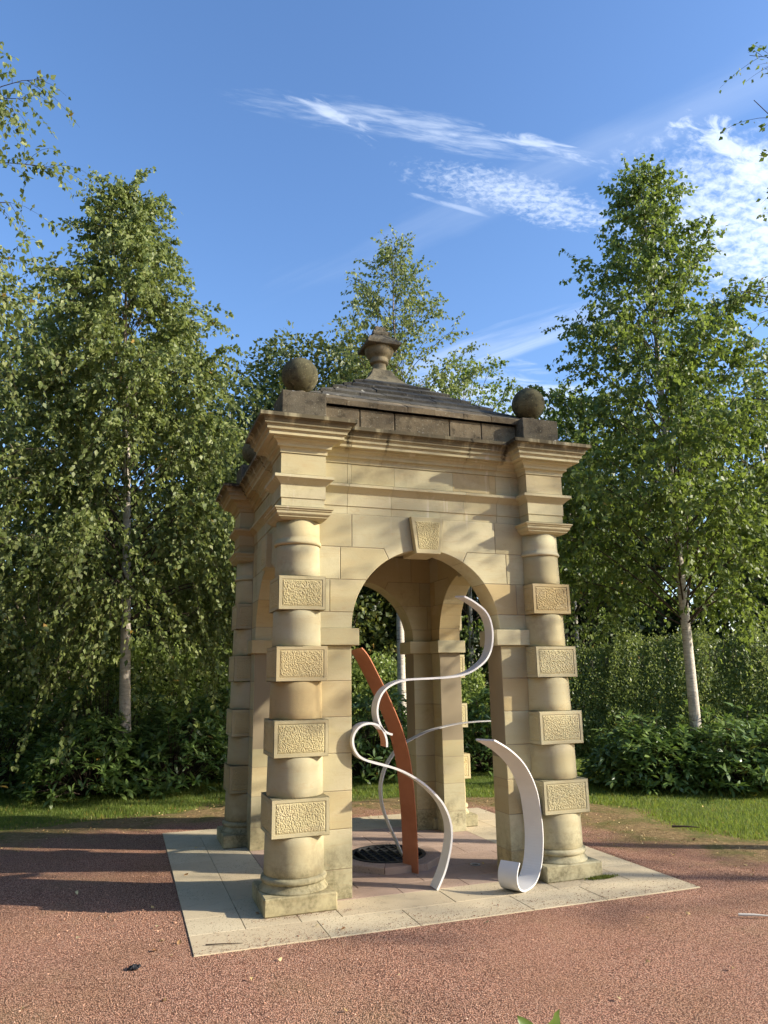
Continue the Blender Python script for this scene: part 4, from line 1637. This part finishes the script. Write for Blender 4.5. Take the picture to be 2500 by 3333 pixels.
# the silver birches
birch('birch_tree', (-2.26, 5.54, -0.05), 10.15, 0.10, (-0.62, 0.0),
      [(0.0, 0.7), (0.2, 2.0), (0.35, 2.25), (0.50, 2.15), (0.62, 1.8), (0.74, 1.35), (0.85, 0.9), (0.94, 0.5), (1.0, 0.25), (1.06, 0.1)],
      118, 20, 0.084, BIRCH_LEAF, 11, droop=1.15, per_twig=34, low=1.05, z_start=2.3, twiglen=(0.45, 1.5),
      label='tall weeping birch left of the pavilion with its pale trunk rising from dark shrubs')
birch('birch_tree', (5.78, 2.33, -0.05), 10.45, 0.088, (0.05, 0.0),
      [(0.0, 0.8), (0.18, 1.6), (0.30, 2.2), (0.45, 2.35), (0.55, 2.1), (0.66, 1.65), (0.78, 1.15), (0.88, 0.8), (0.96, 0.4), (1.0, 0.2), (1.05, 0.1)],
      132, 19, 0.086, BIRCH_LEAF_R, 23, droop=0.65, per_twig=27, z_start=2.3, wob=0.008, low=1.25, elev=44, twiglen=(0.35, 0.95),
      label='tall pointed birch right of the pavilion with a white trunk against the dark hedge')
birch('birch_tree', (3.12, 7.74, -0.05), 12.0, 0.10, (-0.05, 0.0),
      [(0.0, 0.5), (0.3, 0.9), (0.5, 1.3), (0.66, 1.7), (0.76, 1.5), (0.86, 1.0), (0.94, 0.55), (1.0, 0.2), (1.05, 0.1)],
      92, 12, 0.088, BIRCH_LEAF, 35, droop=0.5, per_twig=18, z_start=3.9, elev=44,
      label='slender birch directly behind the pavilion, its top showing above the roof finial')
birch('birch_tree', (-5.65, 2.30, -0.05), 11.2, 0.12, (0.05, 0.0),
      [(0.0, 0.6), (0.2, 1.5), (0.4, 1.9), (0.6, 1.7), (0.75, 1.75), (0.86, 1.5), (0.95, 0.9), (1.0, 0.3), (1.05, 0.1)],
      120, 13, 0.080, BIRCH_LEAF, 47, droop=0.95, per_twig=20, z_start=2.2, twiglen=(0.4, 1.1),
      label='weeping birch cut off by the left edge of the picture')
birch('birch_tree', (5.75, -2.33, -0.05), 11.0, 0.105, (0.1, 0.0),
      [(0.0, 0.4), (0.30, 1.1), (0.36, 2.5), (0.42, 2.9), (0.52, 2.6), (0.60, 2.3), (0.72, 2.1), (0.82, 1.6), (0.9, 1.0), (1.0, 0.4), (1.05, 0.1)],
      84, 12, 0.066, BIRCH_LEAF_R, 59, droop=0.5, per_twig=12, z_start=3.4, elev=38,
      label='near birch at the right edge whose twig tips hang into the upper right corner')
birch('birch_tree', (15.2, -8.6, -0.05), 14.2, 0.13, (0.0, 0.0),
      [(0.0, 0.4), (0.40, 1.6), (0.55, 2.6), (0.7, 2.7), (0.82, 2.2), (0.93, 1.4), (1.0, 0.5), (1.05, 0.1)],
      74, 10, 0.085, BIRCH_LEAF_R, 73, droop=0.5, per_twig=8, z_start=5.2, elev=40,
      label='tall birch outside the right edge whose leaves dapple the pavilion front')
birch('birch_tree', (9.4, 10.6, -0.05), 10.0, 0.09, (0.1, 0.0),
      [(0.0, 0.6), (0.25, 1.8), (0.5, 2.1), (0.7, 1.8), (0.85, 1.2), (1.0, 0.3)],
      80, 11, 0.10, BIRCH_LEAF_R, 61, droop=0.5, per_twig=16, z_start=2.0,
      label='birch farther back between the pavilion and the right-hand birch')
birch('birch_tree', (6.1, 10.5, -0.05), 10.4, 0.09, (0.1, 0.0),
      [(0.0, 0.6), (0.25, 1.8), (0.5, 2.4), (0.7, 2.6), (0.85, 2.3), (0.95, 1.4), (1.0, 0.6)],
      84, 11, 0.11, BIRCH_LEAF_R, 67, droop=0.7, per_twig=16, z_start=2.0,
      label='distant birch whose top shows over the right slope of the roof')

# broad-leaved trees behind
broadleaf('maple_tree', polar(14.0, 20.0), 11.2, 0.22, 2.9, 0.15, MAPLE_LEAF, 101, 'rounded maple with yellowing top behind the left ball finial', n_cl=78, per=560, z0=0.2)
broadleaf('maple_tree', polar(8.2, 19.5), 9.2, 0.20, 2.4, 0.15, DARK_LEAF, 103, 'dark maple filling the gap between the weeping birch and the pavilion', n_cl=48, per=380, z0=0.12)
bgs = [(-12.5, 19.0, 11.6, 3.6, 'dark broad tree farthest left behind the left-edge birch'),
       (-4.0, 18.0, 9.6, 3.2, 'dark broad tree low behind the left of the weeping birch'),
       (2.5, 21.0, 9.5, 3.2, 'dark broad tree low behind the right of the weeping birch'),
       (20.5, 23.0, 8.2, 3.0, 'dark tree seen through the arch behind the slender birch'),
       (26.0, 22.0, 9.0, 3.2, 'dark tree behind the right half of the pavilion roof'),
       (33.5, 21.5, 8.6, 3.2, 'dark tree just right of the pavilion beyond the lawn'),
       (40.5, 25.0, 10.5, 3.6, 'dark tree behind the trunk of the right-hand birch'),
       (48.5, 26.0, 12.0, 3.8, 'dark broad tree farthest right above the hedge')]
for i, (b, D, H, R, lab) in enumerate(bgs):
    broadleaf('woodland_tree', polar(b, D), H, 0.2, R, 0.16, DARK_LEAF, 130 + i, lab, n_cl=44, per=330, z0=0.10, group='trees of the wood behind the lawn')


def woodland():
    """far belt of trees that closes the view, and unseen wood added round the photographer: one mass"""
    rg = np.random.default_rng(5)
    LP, LA = [], []
    for i in range(430):
        if i < 210:
            b = math.radians(rg.uniform(-28, 68))
            D = rg.uniform(24, 33)
            h = rg.uniform(0.4, 7.2)
        else:
            # unseen wood added round the photographer to cut sky light, open towards the sun
            dg = rg.uniform(142, 332)
            if 62 < dg < 142:
                continue
            b = math.radians(dg)
            D = rg.uniform(13, 19)
            h = rg.uniform(0.4, 12.5)
        c = np.array([CAMX + D * math.sin(b), CAMY + D * math.cos(b), h])
        n = 330 if i < 210 else 260
        d = rg.normal(size=(n, 3))
        d /= np.linalg.norm(d, axis=1)[:, None]
        p = c + d * (rg.uniform(0.8, 1.8) * (1 if i < 210 else 1.25) * rg.random(n) ** 0.4)[:, None]
        LP.append(p)
        LA.append(d + rg.normal(0, 0.6, (n, 3)))
    P = np.concatenate(LP)
    P[:, 2] = np.maximum(P[:, 2], 0.05)
    V, T_, tone = leaves_np(P, np.concatenate(LA), 0.36, 0.8, 0.3, 5)
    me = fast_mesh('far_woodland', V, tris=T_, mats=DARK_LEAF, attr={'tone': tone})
    tag(obj('far_woodland', me), 'dense dark belt of far woodland closing the view behind the trees, plus unseen wood added to cut sky light', 'woodland', kind='stuff')


woodland()


def hedge(name, pts, hts, thick, leaf, mat, seed, label, n=60000, bank=0.0):
    """a clipped-but-shaggy hedge along a polyline"""
    rg = np.random.default_rng(seed)
    pts = np.array(pts, float)
    seg = np.linalg.norm(np.diff(pts, axis=0), axis=1)
    cum = np.concatenate([[0], np.cumsum(seg)])
    s = rg.random(n) * cum[-1]
    x = np.interp(s, cum, pts[:, 0])
    y = np.interp(s, cum, pts[:, 1])
    h = np.interp(s, cum, hts)
    dx = np.interp(s + 0.05, cum, pts[:, 0]) - np.interp(s - 0.05, cum, pts[:, 0])
    dy = np.interp(s + 0.05, cum, pts[:, 1]) - np.interp(s - 0.05, cum, pts[:, 1])
    ln = np.hypot(dx, dy) + 1e-9
    nx, ny = -dy / ln, dx / ln
    bump = np.array([noise.noise(Vector((a * 1.3, b * 1.3, 0))) for a, b in zip(x, y)])
    bump2 = np.array([noise.noise(Vector((a * 5, b * 5, 7))) for a, b in zip(x, y)])
    h = h * (1 + 0.13 * bump + 0.07 * bump2)
    u = rg.random(n)
    side = rg.random(n)
    w = thick / 2
    latu = rg.uniform(-w, w, n)
    hfull = h.copy()
    # a bank: low along the front, rising to full height at the back
    h = h * (1 - bank * (0.5 - latu / thick))
    if bank:
        side = side * 1.0
        h = np.where(side < 0.45, hfull * (1 - bank), h)
    # shell: front 45%, top 40%, inside 15%
    z = np.where(side < 0.45, h * rg.random(n) ** 0.85, np.where(side < 0.85, h, h * rg.random(n)))
    lat = np.where(side < 0.45, -w, latu)
    rnd = np.clip(z / h, 0, 1)
    lat = lat * (1 - 0.35 * rnd ** 4) + rg.normal(0, 0.10, n)
    z = z - 0.25 * (np.abs(lat) / w) ** 2 * rnd + rg.exponential(0.07, n) * (side > 0.45) * (side < 0.85) - 0.02
    P = np.stack([x + nx * lat, y + ny * lat, np.maximum(z, 0.02)], -1)
    A = rg.normal(0, 0.7, (n, 3)) + np.array([0, 0, 0.55])
    V, T_, tone = leaves_np(P, A, leaf, 0.6, 0.3, seed)
    root = empty(name, (pts[0][0], pts[0][1], 0))
    tag(root, label, 'hedge')
    o = np.array([pts[0][0], pts[0][1], 0])
    obj('foliage', fast_mesh('foliage', V - o, tris=T_, mats=mat, attr={'tone': tone}), root)
    paths, rads = [], []
    for i in range(90):
        q = rg.random() * cum[-1]
        px_, py_ = np.interp(q, cum, pts[:, 0]), np.interp(q, cum, pts[:, 1])
        hh = np.interp(q, cum, hts) * 0.85
        tt = np.linspace(0, 1, 5)
        paths.append(np.stack([px_ + rg.normal(0, .15) * tt, py_ + rg.normal(0, .15) * tt, tt * hh], -1) - o)
        rads.append(0.02 * (1 - 0.7 * tt))
    V, Q = tube_np(paths, rads, 4)
    obj('stems', fast_mesh('stems', V, quads=Q, mats=BROWNBARK), root)
    return root


hedge('hedge', [(6.3, 8.6), (8.0, 6.9), (9.6, 5.3), (11.2, 3.9)], [2.0, 2.3, 2.45, 2.5], 3.0, 0.06, HEDGE_LEAF, 201,
      'long shaggy green hedge behind the right-hand birch, sunlit on top and dark below', 130000, bank=0.55)
hedge('understory_hedge', [(-9.5, 7.6), (-5.5, 8.6), (-2.0, 8.8), (1.0, 8.6)], [2.8, 2.4, 2.1, 1.9], 1.8, 0.085, UNDER_LEAF, 203,
      'loose bank of light green undergrowth behind the weeping birch', 52000)
hedge('understory_hedge', [(1.4, 9.6), (3.5, 9.2), (5.4, 8.6)], [1.7, 1.8, 1.6], 1.4, 0.08, UNDER_LEAF, 205,
      'loose bank of light undergrowth seen through the arch behind the slender birch', 26000)


def rhodo(base, R, H, n_wh, seed, label, leaf=0.15, group='broad-leaved evergreen shrubs round the lawn', lw=0.30, squash=(1, 1), mat=None):
    """stems carrying whorls of long leaves over a domed, uneven bush"""
    rg = np.random.default_rng(seed)
    root = empty('rhododendron_shrub', (base[0], base[1], 0))
    tag(root, label, 'shrub', group)
    paths, rads, LP, LA = [], [], [], []
    lump = [(rg.uniform(-1, 1, 3), rg.uniform(0.75, 1.2)) for _ in range(7)]
    for i in range(n_wh):
        az = rg.random() * 2 * math.pi
        el = math.asin(rg.random() ** 0.85)
        d = np.array([math.cos(az) * math.cos(el), math.sin(az) * math.cos(el), math.sin(el)])
        k = 1.0
        for v, s in lump:
            dd = float(d @ (v / np.linalg.norm(v)))
            if dd > 0.75:
                k *= 1 + (s - 1) * (dd - 0.75) / 0.25
        shell = 1.0 if rg.random() < 0.72 else rg.uniform(0.5, 0.95)
        stick = rg.exponential(0.05) if rg.random() < 0.25 else 0
        p = d * np.array([R * squash[0], R * squash[1], H]) * k * shell * rg.uniform(0.9, 1.05) + d * stick * 2
        p[2] = max(p[2], 0.06)
        s = np.linspace(0, 1, 4)
        st = np.array([d[0] * R * 0.25, d[1] * R * 0.25, 0])
        if i % 3 == 0:
            paths.append(st + (p - st) * s[:, None] + np.array([0, 0, 1]) * (0.06 * np.sin(s * 3.1))[:, None])
            rads.append(0.010 * (1 - 0.6 * s))
        nl = rg.integers(6, 10)
        ax = d * 0.5 + np.array([0, 0, 0.7]) + rg.normal(0, 0.25, 3)
        ax /= np.linalg.norm(ax)
        a1 = np.cross(ax, [1, 0.3, 0])
        a1 /= np.linalg.norm(a1)
        a2 = np.cross(ax, a1)
        for j in range(nl):
            th = j / nl * 6.283 + rg.normal(0, 0.15)
            o = math.cos(th) * a1 + math.sin(th) * a2
            LP.append(p + rg.normal(0, 0.012, 3))
            LA.append(o + ax * rg.uniform(-0.15, 0.75))
    V, Q = tube_np(paths, rads, 4)
    obj('stems', fast_mesh('stems', V, quads=Q, mats=TWIG), root)
    LP, LA = np.array(LP), np.array(LA)
    # leaves lie with their faces up: build frame from up vector
    A = LA / np.linalg.norm(LA, axis=1)[:, None]
    S = np.cross(A, np.array([0, 0, 1.0]) + rg.normal(0, 0.35, A.shape))
    S /= np.linalg.norm(S, axis=1)[:, None] + 1e-9
    Nn = np.cross(S, A)
    n = len(LP)
    L = (leaf * rg.uniform(0.7, 1.15, n))[:, None]
    w = L * lw * 0.5
    f = L * 0.04
    pts = [LP, LP + A * L * .3 + S * w * .8 + Nn * f, LP + A * L * .68 + S * w + Nn * f, LP + A * L - Nn * f * 2, LP + A * L * .68 - S * w + Nn * f, LP + A * L * .3 - S * w * .8 + Nn * f]
    V = np.stack(pts, 1).reshape(-1, 3)
    b = np.arange(n)[:, None] * 6
    T_ = np.concatenate([b + np.array([[i, j, k_]]) for i, j, k_ in ((0, 1, 5), (1, 2, 4), (1, 4, 5), (2, 3, 4))], 0)
    obj('leaves', fast_mesh('leaves', V, tris=T_, mats=mat or RHODO_LEAF, attr={'tone': np.repeat(rg.random(n), 6)}), root)


rhodo((-2.75, 5.35), 0.95, 0.98, 480, 301, 'dark evergreen shrub at the front left of the weeping birch trunk')
rhodo((-1.55, 5.45), 1.0, 1.12, 560, 303, 'broad evergreen shrub at the foot of the weeping birch trunk')
rhodo((-0.75, 6.15), 0.85, 1.35, 460, 305, 'taller brighter evergreen shrub nearest the left side of the pavilion')
rhodo((-4.4, 6.6), 1.1, 1.25, 420, 307, 'shaded evergreen shrub at the left edge of the picture')
rhodo((-2.6, 6.6), 1.1, 1.75, 460, 311, 'tall leafy shrub standing behind the weeping birch trunk')
rhodo((5.15, 2.65), 1.0, 0.80, 640, 313, 'rounded evergreen shrub beside the pavilion at the left of the white birch trunk', squash=(0.95, 0.95))
rhodo((6.15, 1.95), 1.0, 0.80, 620, 315, 'evergreen shrub in front of the white birch trunk at the right')
rhodo((7.2, 1.75), 0.9, 0.85, 420, 317, 'shaded evergreen shrub at the right edge below the hedge')
rhodo((1.55, 5.2), 0.85, 1.25, 480, 321, 'bushy evergreen shrub seen through the arch behind the copper strip')
rhodo((2.65, 5.25), 0.6, 1.1, 300, 323, 'evergreen shrub seen through the arch beside the back pier')
rhodo((3.75, 5.2), 0.75, 1.35, 420, 325, 'bright evergreen shrub on the lawn seen through the right of the arch')

# young plants and plastic guards
for (x, y, h, lab) in ((3.15, 9.0, 1.5, 'pale green tree guard tube seen through the arch left of the slender birch'), (6.95, 7.35, 1.0, 'pale green tree guard tube beside the hedge right of the pavilion')):
    g = empty('tree_guard', (x, y, 0))
    tag(g, lab, 'tree guard')
    V, Fc = lathe_vf([(0.05, 0.0), (0.05, h), (0.045, h), (0.045, 0.02)], 14)
    obj('guard_tube', mesh('guard_tube', V, Fc[:-2], GUARD, True), g)
    V, Q = tube_np([np.array([[0, 0, 0], [0.01, 0, h * 0.6], [0.02, 0.01, h + 0.5]])], [np.array([0.014, 0.011, 0.005])], 6)
    obj('stem', fast_mesh('stem', V, quads=Q, mats=BROWNBARK, smooth=True), g)
    P = np.stack([rng.normal(0, 0.14, 160), rng.normal(0, 0.14, 160), h + rng.uniform(-0.05, 0.65, 160)], -1)
    V, T_, tone = leaves_np(P, rng.normal(0, 1, (160, 3)), 0.085, 0.6, 0.3, 9)
    obj('leaves', fast_mesh('leaves', V, tris=T_, mats=FRESH_LEAF, attr={'tone': tone}), g)


def foreground_plant():
    """weed whose leaf tips reach into the bottom of the picture"""
    root = empty('foreground_weed', (-1.075, -4.50, 0.0))
    tag(root, 'green weed with two pointed leaf tips poking up at the bottom edge', 'plant')
    me_st = tube_np([np.array([[0, 0, -0.06], [0.005, 0, 0.25], [0.0, 0.01, 0.455]])], [np.array([0.007, 0.006, 0.004])], 6)
    obj('stem', fast_mesh('stem', me_st[0], quads=me_st[1], mats=FRESH_LEAF, smooth=True, attr={'tone': np.full(len(me_st[0]), 0.3)}), root)
    for k, (az, el, L, w, z0) in enumerate(((2.9, 1.15, 0.18, 0.058, 0.435), (0.1, 1.15, 0.18, 0.055, 0.435), (-0.3, 0.55, 0.20, 0.075, 0.40), (3.9, 0.35, 0.2, 0.07, 0.30), (1.6, 0.5, 0.2, 0.07, 0.33))):
        V, T2 = [], []
        m = 8
        d = Vector((math.cos(az) * math.cos(el), math.sin(az) * math.cos(el), math.sin(el)))
        s = d.cross(Vector((0.2, -1, 0.1))).normalized()
        nn = s.cross(d).normalized()
        for i in range(m + 1):
            t = i / m
            ww = w * 0.5 * (math.sin(math.pi * min(1, t ** 0.75)) ** 0.8 if 0 < t < 1 else 0.02)
            c = Vector((0, 0, z0)) + d * L * t - Vector((0, 0, 1)) * 0.04 * t * t + nn * 0
            V += [c - s * ww + nn * ww * 0.35 + nn * 0.004 * math.sin(i * 2.4), c, c + s * ww + nn * ww * 0.35 + nn * 0.004 * math.sin(i * 2.4 + 1)]
        for i in range(m):
            a = i * 3
            T2 += [(a, a + 1, a + 4, a + 3), (a + 1, a + 2, a + 5, a + 4)]
        obj('leaf', fast_mesh('leaf', np.array([tuple(v) for v in V]), quads=np.array(T2), mats=FRESH_LEAF, smooth=True, attr={'tone': np.full(len(V), 0.2 + 0.12 * k)}), root)


foreground_plant()

# ------------------------------------------------------------------ grass, litter, leaves


def grass():
    rg = np.random.default_rng(77)
    N = 260000
    D = rg.uniform(7.5, 17.5, N)
    b = np.radians(rg.uniform(-13, 53, N))
    x = CAMX + D * np.sin(b)
    y = CAMY + D * np.cos(b)
    sd = rim_sd(x, y)
    nzv = np.array([noise.noise(Vector((a * 2.2, c * 2.2, 9))) for a, c in zip(x, y)])
    pr = np.clip((sd + 0.28 * nzv + 0.22) / 0.55, 0, 1) ** 1.5
    keep = rg.random(N) < pr * np.clip(1.35 - (D - 8) * 0.045, 0.25, 1)
    x, y, sd, D = x[keep], y[keep], sd[keep], D[keep]
    n = len(x)
    h = rg.uniform(0.018, 0.042, n) * np.clip(0.45 + sd * 1.2, 0.45, 1.1)
    w = 0.0035 * (1 + (D - 8) * 0.12)
    a = rg.random(n) * 6.283
    lean = rg.normal(0, 0.45, (n, 2))
    z0 = np.full(n, -0.05)
    p0 = np.stack([x - np.cos(a) * w, y - np.sin(a) * w, z0], -1)
    p1 = np.stack([x + np.cos(a) * w, y + np.sin(a) * w, z0], -1)
    p2 = np.stack([x + lean[:, 0] * h, y + lean[:, 1] * h, z0 + 0.024 + h * 0.8], -1)
    V = np.stack([p0, p1, p2], 1).reshape(-1, 3)
    me = fast_mesh('grass', V, tris=np.arange(n * 3).reshape(-1, 3), mats=GRASS, attr={'tone': np.repeat(rg.random(n), 3)})
    tag(obj('grass', me), 'short mown grass round the gravel circle', 'grass', kind='stuff')
    # litter flakes along the rim
    N = 30000
    x = rg.uniform(-6.5, 6.5, N)
    y = rg.uniform(-3, 6, N)
    sd = rim_sd(x, y)
    pr = np.exp(-((sd + 0.45) / 0.5) ** 2)
    keep = rg.random(N) < pr * 0.55
    x, y = x[keep], y[keep]
    n = len(x)
    A = np.stack([rg.normal(size=n), rg.normal(size=n), rg.normal(0, 0.25, n)], -1)
    P = np.stack([x, y, np.full(n, -0.010) + rg.random(n) * 0.012], -1)
    V, T_, tone = leaves_np(P, A, 0.022, 0.5, 0.5, 8)
    me = fast_mesh('leaf_litter', V, tris=T_, mats=LITTER, attr={'tone': tone})
    tag(obj('leaf_litter', me), 'thin brown leaf litter along the edge of the lawn', 'leaf litter', kind='stuff')
    # moss tuft at the right plinth
    n = 900
    x = 1.34 + rg.normal(0, 0.055, n)
    y = -1.385 + rg.normal(0, 0.012, n) - np.abs(rg.normal(0, 0.012, n))
    P = np.stack([x, y, np.zeros(n)], -1)
    A = rg.normal(0, 0.5, (n, 3)) + np.array([0, 0, 1.0])
    V, T_, tone = leaves_np(P, A, 0.022, 0.35, 0.3, 18)
    me = fast_mesh('moss_tuft', V, tris=T_, mats=MOSS, attr={'tone': tone})
    tag(obj('moss_tuft', me), 'green moss growing along the foot of the right column plinth', 'moss', kind='stuff')


grass()


def fallen_leaves():
    rg = np.random.default_rng(99)

    def one(seed):
        r2 = random.Random(seed)
        V, T2 = [], []
        m = 7
        for i in range(m + 1):
            t = i / m
            w = 0.36 * math.sin(math.pi * min(1, t ** 0.7 * 0.98 + 0.01))
            cz = 0.16 * math.sin(t * 3.0 + seed)
            V += [(-w, t - 0.5, cz + w * r2.uniform(.3, .8)), (0, t - 0.5, cz), (w, t - 0.5, cz + w * r2.uniform(.2, .7))]
        for i in range(m):
            a = i * 3
            T2 += [(a, a + 1, a + 4, a + 3), (a + 1, a + 2, a + 5, a + 4)]
        return fast_mesh('fallen_leaf', np.array(V), quads=np.array(T2), mats=LITTER, smooth=True, attr={'tone': np.full(len(V), r2.random())})
    ms = [one(i) for i in range(4)]
    pts = []
    # near gravel, paving, and rim
    known = [(-1.62, -2.35), (-2.05, -1.52), (-2.1, -1.7), (-1.95, -1.62), (-1.66, -1.75), (-1.07, -1.66), (-0.93, -1.78), (-2.4, -0.9), (-2.55, -1.25), (-2.62, -0.2), (-2.35, -1.15), (1.35, -2.35), (1.05, -2.3), (2.72, -1.5), (0.2, -2.9), (0.55, -2.75), (0.9, -3.2), (-0.3, -2.4), (0.0, -2.0), (2.2, -0.15), (2.5, 0.4)]
    pts += known
    while len(pts) < 64:
        D = rg.uniform(3.9, 10.2)
        b = math.radians(rg.uniform(-12, 51))
        x, y = CAMX + D * math.sin(b), CAMY + D * math.cos(b)
        if max(abs(x), abs(y)) < 1.9 and rg.random() < 0.8:
            continue
        pts.append((x, y))
    for i, (x, y) in enumerate(pts):
        o = obj('fallen_leaf', ms[i % 4])
        onp = max(abs(x), abs(y)) < 1.885
        o.location = (x, y, 0.008 if onp else 0.002)
        s = rg.uniform(0.022, 0.040)
        o.scale = (s, s, s)
        o.rotation_euler = (rg.normal(0, 0.3), rg.normal(0, 0.3) + (math.pi if rg.random() < 0.5 else 0), rg.random() * 6.28)
        if onp:
            tag(o, 'dry curled leaf lying on the pale paving', 'leaf', 'fallen leaves on the paving')
        elif rim_sd(np.array(x), np.array(y)) > -0.2:
            tag(o, 'dry leaf fallen on the grass edge round the path', 'leaf', 'fallen leaves on the grass edge')
        else:
            tag(o, 'dry yellow-brown leaf lying on the red gravel', 'leaf', 'fallen leaves on the gravel')
    tw = [((-1.80, -1.735), (-1.58, -1.79), 0.004, 'thin dark twig on the front left corner of the paving'),
          ((3.22, -0.02), (3.45, -0.17), 0.012, 'dark stick lying at the lawn edge on the right'),
          ((-1.35, -3.05), (-1.15, -3.2), 0.003, 'thin brown twig on the gravel near the bottom edge'),
          ((1.62, -2.52), (1.80, -2.62), 0.010, 'pale bleached stick on the gravel at the right edge')]
    for i, (a, b, r, lab) in enumerate(tw):
        P = np.array([[a[0], a[1], 0.004 + r * .4], [(a[0] * .6 + b[0] * .4) + 0.01, (a[1] * .6 + b[1] * .4) - 0.012, 0.008 + r * .4], [b[0], b[1], 0.003 + r * .4]])
        V, Q = tube_np([P], [np.array([r, r * 0.8, r * 0.4])], 6)
        me = fast_mesh('twig', V, quads=Q, mats=PALETW if i == 3 else TWIG, smooth=True)
        tag(obj('twig', me), lab, 'twig')
    # crumpled black scrap on the gravel
    V, Fc = [], []
    bm = bmesh.new()
    bmesh.ops.create_icosphere(bm, subdivisions=3, radius=0.03)
    for v in bm.verts:
        v.co = Vector((v.co.x * 1.2, v.co.y * 0.75, max(-0.006, v.co.z * 0.45)))
        v.co += Vector((noise.noise(v.co * 60), noise.noise(v.co * 60 + Vector((3, 3, 3))), noise.noise(v.co * 70))) * 0.012
    me = bpy.data.meshes.new('black_debris')
    bm.to_mesh(me)
    bm.free()
    me.materials.append(DEBRIS)
    tag(obj('black_debris', me, loc=(-2.22, -1.95, 0.004)), 'small black crumpled scrap on the gravel at the lower left', 'debris')


PALETW = Mat('bleached_wood').set((0.62, 0.58, 0.5), 0.8).m
fallen_leaves()
